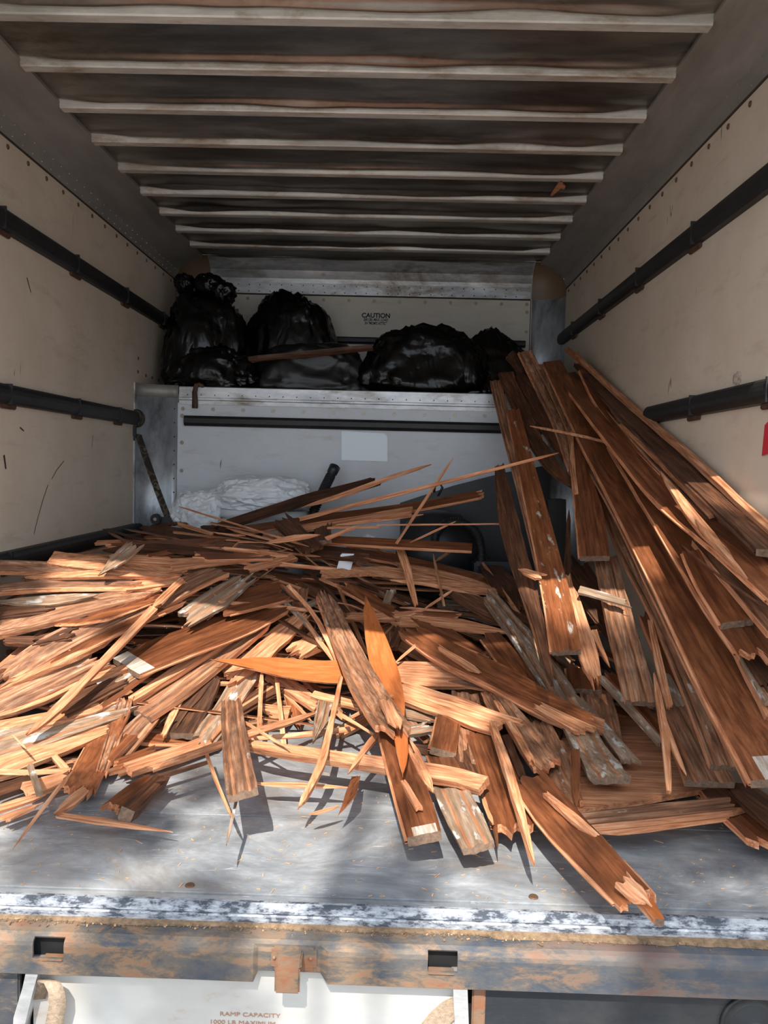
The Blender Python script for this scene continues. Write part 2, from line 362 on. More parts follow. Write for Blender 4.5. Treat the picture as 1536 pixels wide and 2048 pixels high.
# roof
ce = empty('ceiling'); tag(ce, 'dented dirty metal roof with raised cross ribs', kind='structure')
NY = 460; NX = 44; y0c, y1c = -.04, 3.36
RIB0 = 1.04; DR = .2928
b = bmesh.new(); grid = []
for j in range(NY+1):
    row = []
    y = y0c+(y1c-y0c)*j/NY
    ph = ((y-RIB0)/DR) % 1.0
    for i in range(NX+1):
        x = -XC-.03+(2*XC+.06)*i/NX
        env = math.sin(math.pi*ph)**.7*min(1, (XC-abs(x)+.03)/.12)
        z = ZC+.004-env*(.006+.010*noise.noise(Vector((x*1.6, y*5, 3)))+.004*noise.noise(Vector((x*6, y*12, 1))))
        z -= .016*math.exp(-((ph-.86)/.055)**2)*min(1,(XC-abs(x)+.03)/.2)*(1+.6*noise.noise(Vector((x*3, y*4, 5))))
        row.append(b.verts.new((x, y, z)))
    grid.append(row)
for j in range(NY):
    for i in range(NX): b.faces.new((grid[j][i], grid[j][i+1], grid[j+1][i+1], grid[j+1][i]))
mobj('roof_sheet', b, 'alu_roof', ce, True)
boxo('roof_skin', (-W-.04, W+.04, -.06, YB+.05, ZC+.032, ZC+.04), 'alu', ce)
for i in range(-4, 8):
    y = RIB0+i*DR
    if y > 3.35: continue
    b = bmesh.new(); wv = .0; hh = .026
    extrude_profile(b, [(y-.026, ZC+.006), (y-.022, ZC-hh+.004), (y-.018, ZC-hh), (y+.018, ZC-hh), (y+.022, ZC-hh+.004), (y+.026, ZC+.006)], -XC+.004, XC-.004)
    o = mobj('roof_bow', b, 'alu_rib', ce)
# rear roof header and side door posts of the truck (just outside the frame)
hd = empty('trim_4'); tag(hd, 'metal header and posts around the rear door opening', kind='structure')
boxo('door_header', (-W-.04, W+.04, -.10, -.03, 2.03, ZC+.05), 'alu', hd)
for s in (-1, 1): boxo('door_post', (min(s*(W+.005), s*(W+.07)), max(s*(W+.005), s*(W+.07)), -.06, 0, -.1, 2.05), 'alu', hd)
# back wall over the attic
wb = boxo('wall_back', (-W-.04, W+.04, YB, YB+.04, 1.2, 2.17), 'wall_back'); tag(wb, 'cream back wall above the attic shelf with riveted metal top strip', kind='structure')
for i in range(14):
    x = .964-.157*i
    if x > -1.1: screw(SCR2, (x, YB, 1.907), (0, -1, 0), wb)
for z in (1.86, 1.74): screw(SCR2, (.966, YB, z), (0, -1, 0), wb)
boxo('panel_seam', (.985, .989, YB-.002, YB, 1.3, 1.93), 'seal', wb)
b = bmesh.new(); extrude_profile(b, [(YB+.001, 1.662-.022), (YB-.022, 1.662-.020), (YB-.03, 1.662-.01), (YB-.03, 1.662+.01), (YB-.022, 1.662+.02), (YB+.001, 1.662+.022)], -1.0, .96); mobj('rub_rail', b, 'blackrail', wb)
t = empty('trim_5'); tag(t, 'curved metal cove with riveted strip across the top of the back wall', kind='structure')
b = bmesh.new(); extrude_profile(b, [(YB, 1.938), (YB-.008, 1.938), (YB-.012, 2.003), (YB-.006, 2.005), (YB-.012, 2.03), (YB-.035, 2.075), (YB-.07, 2.11), (YB-.115, 2.132), (YB-.14, 2.13), (YB-.14, 2.17), (YB, 2.17)], -.99, .985); mobj('cove_panel', b, 'alu', t)
b = bmesh.new()
for i in range(29):
    for z in (1.95, 1.99): bmesh.ops.create_icosphere(b, subdivisions=1, radius=.004, matrix=Matrix.Translation((-.95+i*.066+R.uniform(-.004, .004), YB-.012, z)))
mobj('rivet', b, 'rustdot', t)['kind'] = 'stuff'
boxo('seam_strip', (-.99, .985, YB-.003, YB, 1.93, 1.938), 'seal', t)
# rounded front corners beside the attic
def corner(s, y_face, z0, z1, depth, width, name, parent, mat='alu', dome=False):
    b = bmesh.new(); n = 10; A = []; Bv = []
    for k in range(n+1):
        a = math.pi/2*k/n
        x = W-width*(1-math.sin(a)) ; y = y_face-depth*(1-math.cos(a))
        A.append((s*x, y)); 
    for z in (z0, z1):
        Bv.append([b.verts.new((x, y, z)) for x, y in A])
    for k in range(n): b.faces.new((Bv[0][k], Bv[0][k+1], Bv[1][k+1], Bv[1][k]))
    solidify(b, geom=b.faces[:], thickness=.004)
    return mobj(name, b, mat, parent, True)
for s, k in ((-1, 6), (1, 7)):
    t = empty('trim_%d' % k); tag(t, 'rounded metal corner post at the %s end of the back wall' % ('left' if s < 0 else 'right'), kind='structure')
    corner(s, YB-.001, 1.2, 1.935, .12, .185, 'corner_post', t, 'alu_post')
    b = bmesh.new(); n = 10; rings = []
    for i in range(n+1):
        v_ = math.pi/2*i/n; row = []
        for k in range(n+1):
            a = math.pi/2*k/n; sh = math.cos(v_)**.7
            x = (W-.19)+.185*math.sin(a)*sh; y = YB-.14+.135*math.cos(a)*sh
            row.append(b.verts.new((s*x, y, 1.935+.195*math.sin(v_))))
        rings.append(row)
    for i in range(n):
        for k in range(n): b.faces.new((rings[i][k], rings[i][k+1], rings[i+1][k+1], rings[i+1][k]))
    bmesh.ops.remove_doubles(b, verts=b.verts[:], dist=.0001); bmesh.ops.recalc_face_normals(b, faces=b.faces[:])
    mobj('corner_cap', b, 'tan', t, True)
# bulkhead below the attic shelf
bk = empty('wall_bulkhead', (0, YA, 0)); tag(bk, 'cream front bulkhead below the attic shelf with bright metal lip', kind='structure')
def bkp(name, dims, mat, bev=0):
    o = boxo(name, dims, mat, None, bev); o.parent = bk; o.matrix_parent_inverse = Matrix.Translation((0, -YA, 0)); return o
bkp('front_panel', (-W, W, YA, YA+.03, 0, 1.2), 'wall_bulk')
bkp('shelf_deck', (-W, W, YA, YB, 1.245, 1.275), 'seal')
def bkm(o): o.parent = bk; o.matrix_parent_inverse = Matrix.Translation((0, -YA, 0)); return o
b = bmesh.new(); extrude_profile(b, [(YA+.002, 1.192), (YA-.008, 1.192), (YA-.010, 1.212), (YA-.014, 1.216), (YA-.014, 1.226), (YA-.010, 1.229), (YA-.012, 1.282), (YA-.006, 1.286), (YA+.02, 1.286), (YA+.02, 1.2)], -.975, .975)
bkm(mobj('lip', b, 'alu'))
b = bmesh.new(); extrude_profile(b, [(YA+.001, 1.105-.028), (YA-.022, 1.105-.026), (YA-.032, 1.105-.012), (YA-.032, 1.105+.012), (YA-.022, 1.105+.026), (YA+.001, 1.105+.028)], -.945, .95); bkm(mobj('rub_rail', b, 'blackrail'))
for i in range(13): bkm(screw(SCR2, (-.958+.1605*i, YA, 1.168), (0, -1, 0), None))
for x, zs in ((-.962, (1.13, .988, .838, .69)), (.962, (1.13, .985, .83, .69))):
    for z in zs: bkm(screw(SCR2, (x, YA, z), (0, -1, 0), None))
b = bmesh.new()
for i in range(27): bmesh.ops.create_icosphere(b, subdivisions=1, radius=.0035, matrix=Matrix.Translation((-.93+i*.0725, YA-.012, 1.242)))
for s in (-1, 1):
    for j in range(10): bmesh.ops.create_icosphere(b, subdivisions=1, radius=.0045, matrix=Matrix.Translation((s*1.0, YA-.007, .5+j*.074)))
o = bkm(mobj('rivet', b, 'rustdot')); o['kind'] = 'stuff'
for s in (-1, 1):
    o = corner(s, YA-.001, .0, 1.225, .10, .195, 'corner_post', None, 'alu_post'); bkm(o)
    o = corner(s, YA-.008, 1.225, 1.29, .098, .2, 'corner_cap', None, 'alu_cove'); bkm(o)
    bkm(boxo('edge_angle', (min(s*W, s*(W-.006)), max(s*W, s*(W-.006)), YA-.125, YA-.10, 0, 1.29), 'alu'))
b = bmesh.new(); q = [P(x, y, y=YA-.004) for x, y in ((683, 862), (768, 867), (775, 874), (775, 923), (683, 920))]; f_ = b.faces.new([b.verts.new(p) for p in q]); solidify(b, geom=[f_], thickness=.001)
o = bkm(mobj('blank_label', b, 'label')); o['label'] = 'pale glossy blank sheet stuck on the panel'
def txt(name, body, size, loc, rot, mat, parent, sx=1, bold=.0):
    c = bpy.data.curves.new(name, 'FONT'); c.body = body; c.size = size; c.extrude = .0004; c.offset = bold; c.align_x = 'CENTER'; c.align_y = 'CENTER'
    o = bpy.data.objects.new(name, c); COL.objects.link(o); o.location = loc; o.rotation_euler = rot; o.scale = (sx, 1, 1); c.materials.append(M[mat])
    if parent: o.parent = parent
    bpy.context.view_layer.update()
    dg = bpy.context.evaluated_depsgraph_get(); me = bpy.data.meshes.new_from_object(o.evaluated_get(dg)); mw = o.matrix_local.copy(); bpy.data.objects.remove(o)
    o2 = link(name, me, parent); o2.matrix_local = mw; return o2
st = boxo('warning_sticker', (-.04, .11, YB-.0015, YB, 1.757, 1.832), 'sticker', wb); st['label'] = 'small white caution sticker with black lettering'
txt('lettering', 'CAUTION', .039, (.035, YB-.0022, 1.817), (math.pi/2, 0, 0), 'ink', st, 1.0, .0012)
txt('lettering', '200 LBS. MAX. LOAD', .023, (.035, YB-.0022, 1.792), (math.pi/2, 0, 0), 'ink', st, .72, .0007)
txt('lettering', 'IN "MOM\'S ATTIC"', .023, (.035, YB-.0022, 1.77), (math.pi/2, 0, 0), 'ink', st, .72, .0007)
# ------------------------------------------------------------------ rear bumper and the ramp storage below it
BT = -.030                                         # top of the bumper
bp = empty('rear_bumper', (0, -.06, -.1)); tag(bp, 'rusty steel rear bumper beam with two square holes under the floor edge', 'bumper')
def child(o, p=bp):
    o.parent = p; o.matrix_parent_inverse = Matrix.Translation(-p.location); return o
def beam_prof(x, cut=0):
    """outline (y,z) of the beam's outer skin at x; the middle stretch round the latch is pressed in and shorter"""
    k = 1 if -.058 < x < .07 else 0
    bot = -.108+.018*k; yf = -.058+.008*k
    return [(.004, BT), (-.018, BT), (-.030, BT-.001), (-.040, BT-.003), (-.048-.0, BT-.008), (yf+.002, BT-.014), (yf, BT-.022), (yf, BT-.046), (yf, bot+.008), (yf, bot), (yf+.004, bot-.003), (yf+.02, bot-.003)]
H = [(-.487, -.427), (.276, .333)]                  # hole x-ranges
xs = sorted(set([-1.25, -1.0, -.75, -.6] + [h for a in H for h in a] + [-.35, -.2, -.085, -.075, -.06, -.052, .0, .062, .069, .084, .1, .2, .5, .7, .9, 1.25]))
b = bmesh.new(); rows = []
for x in xs: rows.append([b.verts.new((x, p[0], p[1]+.0008*noise.noise(Vector((x*9, p[0]*40, p[1]*40))))) for p in beam_prof(x)])
for (ra, rb_, xa, xb) in zip(rows, rows[1:], xs, xs[1:]):
    hole = any(abs(xa-h[0]) < 1e-6 for h in H)
    for k in range(len(ra)-1):
        if hole and 4 <= k <= 6: continue
        b.faces.new((ra[k], ra[k+1], rb_[k+1], rb_[k]))
solidify(b, geom=b.faces[:], thickness=.005)
child(mobj('bumper_beam', b, 'rust'))
for (xa, xb) in H:
    child(boxo('hole_backing', (xa-.01, xb+.01, -.03, -.026, -.1, -.034), 'void'))  # near-black plate set behind each hole
    child(boxo('torn_tab', (xa+.018 if xa < 0 else xa+.001, xb-.002 if xa < 0 else xb-.006, -.062, -.04, -.079, -.0765), 'rust2', None, .001))
child(boxo('latch_plate', (-.026, .062, -.0525, -.046, -.086, -.040), 'rust2', None, .006))
lk = child(boxo('latch_hook', (-.012, .036, -.084, -.050, -.064, -.044), 'rust2', None, .003))
child(boxo('latch_tongue', (-.014, .034, -.088, -.080, -.110, -.060), 'rust2', None, .003))
b = bmesh.new()
for x in (-.02, .05): bmesh.ops.create_icosphere(b, subdivisions=2, radius=.004, matrix=Matrix.Translation((x, -.0525, -.062)))
child(mobj('rivet', b, 'rust2'))
# sawdust and grit along the joint of sill and bumper
b = bmesh.new()
for i in range(2200):
    x = R.uniform(-1.15, 1.15); dens = .4+.6*noise.noise(Vector((x*4, 0, 0)))
    y = -.003-abs(R.gauss(0, .010)); s = R.uniform(.0008, .003)*(1.6 if R.random() < .05 else 1)
    m_ = Matrix.Translation((x, y, BT+s*.6)) @ Matrix.Rotation(R.uniform(0, 6.3), 4, 'Z') @ Matrix.Diagonal((R.uniform(1, 5) if R.random() < .3 else 1, 1, .6, 1))
    bmesh.ops.create_cube(b, size=s, matrix=m_)
for f_ in b.faces:
    f_.material_index = 0
fi = 0
for f_ in list(b.faces):
    f_.material_index = 1 if (fi//6) % 9 == 0 else 0; fi += 1
gr = mobj('grit', b, ['dust', 'chip']); tag(gr, 'brown sawdust and grit caught between floor sill and bumper', 'debris', kind='stuff')
b = bmesh.new()
NX_ = 240; prev = None
for i in range(NX_+1):
    x = -1.17+2.34*i/NX_; wd = .012+.008*noise.noise(Vector((x*5, 3, 0)))+.006*noise.noise(Vector((x*25, 1, 0)))+(.008 if x > .4 else 0)
    r3 = [b.verts.new((x, .002, BT+.006)), b.verts.new((x, -.5*wd, BT+.004+.002*noise.noise(Vector((x*40, 0, 0))))), b.verts.new((x, -wd, BT+.0005))]
    if prev: b.faces.new((prev[0], prev[1], r3[1], r3[0])); b.faces.new((prev[1], prev[2], r3[2], r3[1]))
    prev = r3
gd = mobj('dirt_bed', b, 'dust'); gd.parent = gr; gd['kind'] = 'stuff'
# ramp door under the bumper
rp = empty('loading_ramp', (-.07, -.02, -.2)); tag(rp, 'stained pale aluminium loading ramp stowed under the bumper', 'ramp')
child(boxo('ramp_plate', (-.50, .335, -.026, -.018, -.5, -.085), 'ramp'), rp)
RT = (math.pi/2, 0, 0)
c = P(500, 2030, y=-.0265); o = txt('lettering', 'RAMP CAPACITY', .0118, (c.x, -.0268, c.z), (math.pi/2, 0, 0), 'ink2', None, 1.35, 0); child(o, rp)
c = P(485, 2046, y=-.0265); o = txt('lettering', '1000 LB MAXIMUM', .0118, (c.x, -.0268, c.z), (math.pi/2, 0, 0), 'ink2', None, 1.35, 0); child(o, rp)
def slab(name, pts, y, th, mat, parent, bev=.001):
    b = bmesh.new(); A = [P(x, yy, y=y) for x, yy in pts]; f_ = b.faces.new([b.verts.new(p) for p in A])
    if f_.normal.y > 0: f_.normal_flip()
    r = bmesh.ops.extrude_face_region(b, geom=[f_]); 
    for v in [g for g in r['geom'] if isinstance(g, bmesh.types.BMVert)]: v.co.y += th
    bmesh.ops.recalc_face_normals(b, faces=b.faces[:])
    o = mobj(name, b, mat); return child(o, parent) if parent else o
o = slab('side_bar', [(56, 1925), (82, 1925), (64, 1990), (47, 2060), (44, 2140), (20, 2140), (27, 2035), (45, 1975)], -.055, .03, 'alu', rp); o['label'] = 'bent bright metal side bar'
o = slab('side_bar', [(905, 1950), (934, 1950), (938, 2060), (940, 2140), (914, 2140), (910, 2060)], -.055, .03, 'alu', rp); o['label'] = 'straight bright metal side bar'
def web(name, pts, wd, parent, label):
    b = bmesh.new(); prev = None
    for i, (x, y, yy, w_) in enumerate(pts):
        c = P(x, y, y=yy)
        a = [b.verts.new(c+Vector((-w_/2, 0, 0))), b.verts.new(c+Vector((w_/2, .004, 0)))]
        if prev: b.faces.new((prev[0], a[0], a[1], prev[1]))
        prev = a
    solidify(b, geom=b.faces[:], thickness=.003)
    bmesh.ops.recalc_face_normals(b, faces=b.faces[:])
    o = mobj(name, b, 'strap', None, True); o['label'] = label; return child(o, parent)
web('pull_strap', [(78, 1998, -.034, .024), (80, 1972, -.038, .026), (90, 1960, -.050, .03), (103, 1966, -.060, .03), (112, 1985, -.066, .031), (114, 2010, -.064, .032), (108, 2045, -.060, .033), (100, 2100, -.056, .034)], .03, rp, 'beige webbing pull loop')
o = slab('pull_strap', [(908, 1995), (885, 2006), (860, 2028), (838, 2056), (820, 2100), (870, 2100), (888, 2060), (908, 2040)], -.034, .003, 'strap', rp); o['label'] = 'beige webbing strap curving to the bar'
# dark panels either side
pr = empty('black_side_panel', (.8, -.02, -.2)); tag(pr, 'black steel panel with rusty left edge beside the ramp, round lamp in its corner', 'panel')
child(boxo('panel_plate', (.368, 1.22, -.03, -.018, -.5, -.085), 'bedblack', None, .003), pr)
child(boxo('rusty_edge', (.366, .392, -.034, -.017, -.5, -.088), 'rust2', None, .003), pr)
c = P(1502, 2048, y=-.03); lamp = empty('round_lamp', (c.x, -.03, c.z)); tag(lamp, 'round dark lamp with ribbed lens and rubber rim in the bottom right corner', 'lamp')
def disc(name, prof, mat, parent):
    b = bmesh.new(); rings = []; n = 48
    for r_, yy in prof: rings.append([b.verts.new((c.x+r_*math.cos(2*math.pi*k/n), yy, c.z+r_*math.sin(2*math.pi*k/n))) for k in range(n)])
    for i in range(len(prof)-1):
        for k in range(n): b.faces.new((rings[i][k], rings[i][(k+1) % n], rings[i+1][(k+1) % n], rings[i+1][k]))
    b.faces.new(rings[-1]); bmesh.ops.recalc_face_normals(b, faces=b.faces[:])
    return child(mobj(name, b, mat, None, True), parent)
disc('rubber_rim', [(.062, -.03), (.062, -.036), (.059, -.038), (.055, -.036), (.052, -.034), (.046, -.036), (.042, -.038)], 'black', lamp)
disc('lens', [(.045-.0028*(k//2)-.0014*(k % 2), -.036-.0012*(k % 2)-.0006*k) for k in range(22)], 'darkplastic', lamp)
pl = empty('rusted_side_panel', (-.8, -.02, -.2)); tag(pl, 'dark steel panel with rust patches left of the ramp', 'panel')
child(boxo('panel_plate', (-1.22, -.525, -.034, -.02, -.5, -.085), 'sidepanel', None, .003), pl)
boxo('underbody', (-1.2, 1.2, .0, .03, -.6, -.031), 'void')
uo = bpy.data.objects['underbody']; tag(uo, 'black underbody of the truck behind ramp and panels', kind='structure')
# ------------------------------------------------------------------ attic bags
def bag(name, label, center, rad, seed, knot=None, knots=(), dusty=False, mats='plasticbag', flat=.75, amp=.1, sub=5, lean=0, taper=.22):
    o_ = Vector(center); b = bmesh.new(); bmesh.ops.create_icosphere(b, subdivisions=sub, radius=1)
    kd = Vector(knot).normalized() if knot else Vector((0, 0, 1))
    for v in b.verts:
        n_ = v.co.normalized(); s = Vector((abs(n_.x)**.62*math.copysign(1, n_.x), abs(n_.y)**.62*math.copysign(1, n_.y), abs(n_.z)**.7*math.copysign(1, n_.z)))
        big = noise.noise(n_*1.5+Vector((seed, 0, 0)))
        ang = math.atan2(n_.y, n_.x)
        dk = max(0, n_.dot(kd)); 
        cr = 1-abs(noise.noise(Vector((n_.x*4+seed, n_.y*4, n_.z*2.2))+Vector((big, big, 0))*1.2))*2
        cr2 = 1-abs(noise.noise(Vector((n_.x*9, n_.y*9+seed, n_.z*5))))*2
        cr3 = 1-abs(noise.noise(Vector((n_.x*17+big*3, n_.y*17, n_.z*9+seed))))*2
        r = .9+amp*1.5*big+amp*.42*cr+amp*.34*cr2+amp*.24*cr3+amp*.10*(1-abs(noise.noise(Vector((n_.x*34+cr2*2, n_.y*34, n_.z*14+seed))))*2)
        if knot:
            plv = math.sin(ang*9+seed+3*big)*dk**3*.06
            r += plv
        co = Vector((s.x*rad[0]*r, s.y*rad[1]*r, s.z*rad[2]*r))
        if co.z < -rad[2]*flat: co.z = -rad[2]*flat-(co.z+rad[2]*flat)*-.08
        co.x *= 1-taper*(co.z/rad[2]+.3); co.y *= 1-taper*.6*(co.z/rad[2]); co.x += lean*(co.z+rad[2])
        v.co = co
    for (kx, ky, kz, kr, kh) in knots:
        # gathered neck of film: a crumpled fan above the bag
        m_ = bmesh.ops.create_icosphere(b, subdivisions=4, radius=1)
        for v in m_['verts']:
            n_ = v.co.copy(); q = 1-abs(noise.noise(n_*3.4+Vector((seed+kx*9, 2, 0))))*2; q2 = 1-abs(noise.noise(n_*8+Vector((seed, 5, 0))))*2
            ang = math.atan2(n_.y, n_.x); t_ = (n_.z+1)/2
            fl_ = .35+.75*t_
            v.co = Vector((n_.x*kr*fl_*(1+.3*q+.15*math.sin(ang*7)), n_.y*kr*fl_*(1+.3*q), n_.z*kh*(1+.25*q2)))+Vector((kx, ky, kz))
    for f_ in b.faces: f_.smooth = True
    o = mobj(name, b, mats, None, True); o.location = o_
    return o
BG = 'black trash bags on the attic shelf'
def tb(label, *a, **k):
    o = bag('trash_bag', label, *a, **k); tag(o, label, 'trash bag', BG); return o
M['dustybag'] = plain('dusty_black_film', srgb(30, 29, 29), .38, 0, .5, 5, .6)
tb('tall knotted black trash bag standing in the left corner of the attic shelf', (-.90, 2.98, 1.53), (.235, .19, .28), 1.3, knot=(0, 0, 1), knots=((.02, -.02, .31, .085, .08), (.09, -.03, .27, .08, .08), (-.12, -.02, .33, .06, .06)), amp=.13, flat=.78, taper=.04)
tb('slumped front fold of film, shiny black trash bag at the foot of the tall one', (-.83, 2.86, 1.385), (.22, .12, .13), 8.3, amp=.22, flat=.8)
tb('black trash bag leaning on the back wall under the riveted strip', (-.44, 3.24, 1.57), (.29, .15, .31), 4.1, knot=(0, 0, 1), amp=.13, flat=.99, lean=-.06)
tb('low flat dusty black trash bag below the loose wooden plank', (-.27, 2.96, 1.39), (.36, .19, .165), 6.7, knot=(-1, 0, 0), amp=.12, mats='dustybag', flat=.7)
tb('wide bulging black trash bag at the middle of the shelf lip', (.34, 2.93, 1.45), (.37, .20, .215), 9.9, knot=(-.1, 0, 1), amp=.11, flat=.82, taper=.24)
tb('black trash bag peaked behind the leaning boards', (.70, 3.05, 1.43), (.38, .20, .24), 3.2, knot=(-.3, -.3, 1), amp=.14, flat=.72, taper=.6)
tb('small black trash bag tucked behind the top ends of the boards', (1.0, 3.05, 1.36), (.16, .16, .11), 5.2, amp=.14, flat=.75)
# iron hook over the lip
b = bmesh.new(); c = P(397, 790, y=YA-.02)
pts = [(-.018, -.004, -.07), (-.018, -.004, -.02), (-.021, -.004, .012), (-.012, -.004, .052), (.004, -.004, .056), (.016, .0, .05), (.022, .03, .044)]
wd = [.016, .015, .013, .012, .011, .010, .008]
tube(b, [c+Vector(p) for p in pts], wd, 8)
for v in b.verts: v.co.y = c.y+(v.co.y-c.y)*.7
hk = mobj('iron_hook', b, 'rustbr'); tag(hk, 'rusty flat iron hook hanging over the bright shelf lip', 'hook')
# ------------------------------------------------------------------ things on the floor in front of the bulkhead
def lathe(name, cx, cy, prof, mat, parent=None, n=36, sq=0):
    b = bmesh.new(); rings = []
    for r_, z in prof:
        ring = []
        for k in range(n):
            a = 2*math.pi*k/n; c_, s_ = math.cos(a), math.sin(a)
            m_ = (abs(c_)**(2/(1-sq*.8))+abs(s_)**(2/(1-sq*.8)))**(-(1-sq*.8)/2) if sq else 1
            ring.append(b.verts.new((cx+r_*c_*m_, cy+r_*s_*m_*.7, z)))
        rings.append(ring)
    for i in range(len(prof)-1):
        for k in range(n): b.faces.new((rings[i][k], rings[i][(k+1) % n], rings[i+1][(k+1) % n], rings[i+1][k]))
    b.faces.new(rings[0][::-1])
    bmesh.ops.recalc_face_normals(b, faces=b.faces[:])
    o = mobj(name, b, mat, parent, True); return o
bn = empty('plastic_bin', (-.47, 2.5, 0)); tag(bn, 'white ridged plastic bin half buried behind the wood pile', 'bin')
o = lathe('bin_body', -.47, 2.5, [(.18, .001), (.19, .1), (.205, .45), (.21, .56), (.215, .562), (.215, .60), (.21, .602), (.21, .615), (.222, .617), (.222, .655), (.20, .655), (.19, .5)], 'white', None, 36, .5); child(o, bn)
def crumple(name, label, c, rad, seed, mat, sub=5, amp=.28, gkind='plastic bag', flat=1):
    b = bmesh.new(); bmesh.ops.create_icosphere(b, subdivisions=sub, radius=1)
    for v in b.verts:
        n_ = v.co.copy(); w1 = noise.noise(n_*1.6+Vector((seed, 0, 0)))
        # sharp folds: cellular-like ridges from several abs-noise layers
        q = sum((1-abs(noise.noise(n_*f_+Vector((seed*f_, w1, 0))))*2.2)*a for f_, a in ((2.4, .5), (4.5, .35), (9, .18), (16, .07)))
        r = 1+amp*(.8*w1+q*.55)
        v.co = Vector((n_.x*rad[0]*r, n_.y*rad[1]*r, max(n_.z*r, -flat)*rad[2]))
    o = mobj(name, b, mat); o.location = c; tag(o, label, gkind); return o
crumple('plastic_bag', 'crumpled white plastic bag heaped on top of the white bin', P(525, 992, y=2.5), (.235, .14, .105), 2.2, 'whitebag')
crumple('plastic_bag', 'crumpled white plastic bag slumped left of the bin against the corner post', P(395, 1030, y=2.48), (.13, .10, .115), 5.1, 'whitebag')
crumple('plastic_bag', 'torn white plastic bag end lying low beside the black wheel', P(345, 1056, y=2.46), (.07, .08, .035), 7.7, 'whitebag', 4)
def hose(name, label, pts, r, pitch, parts=False):
    # ribbed hose swept along a smooth path
    C = []
    for i in range(len(pts)-1):
        p0, p1, p2, p3 = pts[max(i-1, 0)], pts[i], pts[i+1], pts[min(i+2, len(pts)-1)]
        for k in range(20):
            t = k/20; C.append(.5*((2*p1)+(p2-p0)*t+(2*p0-5*p1+4*p2-p3)*t*t+(-p0+3*p1-3*p2+p3)*t**3))
    C.append(pts[-1]); L = [0]
    for a, b_ in zip(C, C[1:]): L.append(L[-1]+(b_-a).length)
    n = int(L[-1]/pitch)*4; P_ = []; rr = []; j = 0
    for i in range(n+1):
        s = L[-1]*i/n
        while j < len(L)-2 and L[j+1] < s: j += 1
        P_.append(C[j].lerp(C[j+1], (s-L[j])/max(1e-6, L[j+1]-L[j]))); rr.append(r*(1 if (i % 4) in (0, 1) else .84))
    b = bmesh.new(); tube(b, P_, rr, 18); o = mobj(name, b, 'black', None, False); return o
hp = empty('vacuum_hose', P(625, 1030, y=2.48)); tag(hp, 'upright black ribbed vacuum hose end with smooth cuff, behind the pile', 'hose')
A0 = P(623, 1070, y=2.45); A1 = P(627, 1025, y=2.46); A2 = P(645, 985, y=2.50); A3 = P(661, 952, y=2.56)
child(hose('ribbed_tube', '', [A0, A1, A2, A3], .026, .013), hp)
b = bmesh.new(); dr_ = (A3-A2).normalized(); tube(b, [A3-dr_*.005, A3+dr_*.02, A3+dr_*.021, A3+dr_*.06], [.023, .023, .027, .029], 24); o = child(mobj('hose_cuff', b, 'darkplastic', None, True), hp); o['label'] = 'smooth grey hose cuff'
h2 = hose('vacuum_hose', '', [P(868, 1100, y=2.2), P(872, 1068, y=2.2), P(893, 1047, y=2.2), P(922, 1045, y=2.2), P(950, 1062, y=2.2), P(962, 1095, y=2.2), P(962, 1140, y=2.18)], .022, .010); tag(h2, 'black ribbed hose arched over the dark vacuum body', 'hose')
# black shop vacuum body and a dark sheet leaning behind it
vb = empty('shop_vacuum', (.40, 2.42, 0)); tag(vb, 'dark rounded vacuum body behind the arched hose', 'vacuum')
o = lathe('vacuum_tank', .40, 2.42, [(.17, .001), (.19, .05), (.20, .42), (.21, .45), (.205, .47), (.20, .52), (.17, .60), (.11, .66), (.03, .68), (.001, .68)], 'darkplastic', None, 40); child(o, vb)
b = bmesh.new(); tube(b, [P(x, y, y=2.32) for x, y in ((868, 985), (870, 972), (880, 968), (885, 975), (876, 992))], .006, 8); o = child(mobj('cable', b, 'black', None, True), vb)
sh = slab('dark_board', [(800, 1006), (905, 972), (1010, 945), (1100, 930), (1100, 1160), (800, 1160)], 2.62, .02, 'darkplastic', None); tag(sh, 'dark grey plastic sheet standing slanted against the bulkhead', 'sheet')
slab('black_case', [(1096, 999), (1132, 999), (1136, 1190), (1104, 1190)], 2.1, .12, 'black', None)
tag(bpy.data.objects['black_case'], 'tall flat black case standing between the leaning boards', 'case')
b = bmesh.new(); box(b, .56, .74, 2.15, 2.3, .40, .46, .008)
for i in range(5): box(b, .58+.03*i, .59+.03*i, 2.146, 2.15, .42, .445)
o = mobj('plastic_grille', b, 'darkplastic'); tag(o, 'small slotted dark plastic tray beside the arched hose', 'tray')
boxo('tray_stand', (.57, .73, 2.16, 2.29, .0, .40), 'darkplastic', o).parent = o
# hand truck wheel
c = P(312, 1038, y=2.36); wh = empty('caster_wheel', c); tag(wh, 'small black wheel poking up in the left corner below the strap', 'wheel')
b = bmesh.new(); bmesh.ops.create_cone(b, cap_ends=True, segments=28, radius1=.026, radius2=.026, depth=.03, matrix=Matrix.Translation(c) @ Matrix.Rotation(math.pi/2, 4, 'X')); bmesh.ops.bevel(b, geom=b.edges[:], offset=.005, segments=2, affect='EDGES')
child(mobj('tyre', b, 'black'), wh)
b = bmesh.new(); bmesh.ops.create_cone(b, cap_ends=True, segments=20, radius1=.008, radius2=.008, depth=.036, matrix=Matrix.Translation(c) @ Matrix.Rotation(math.pi/2, 4, 'X')); child(mobj('hub', b, 'screw'), wh)
child(boxo('axle_bracket', (c.x-.01, c.x+.07, c.y+.01, c.y+.03, .0, c.z+.01), 'darkplastic', None, .004), wh)
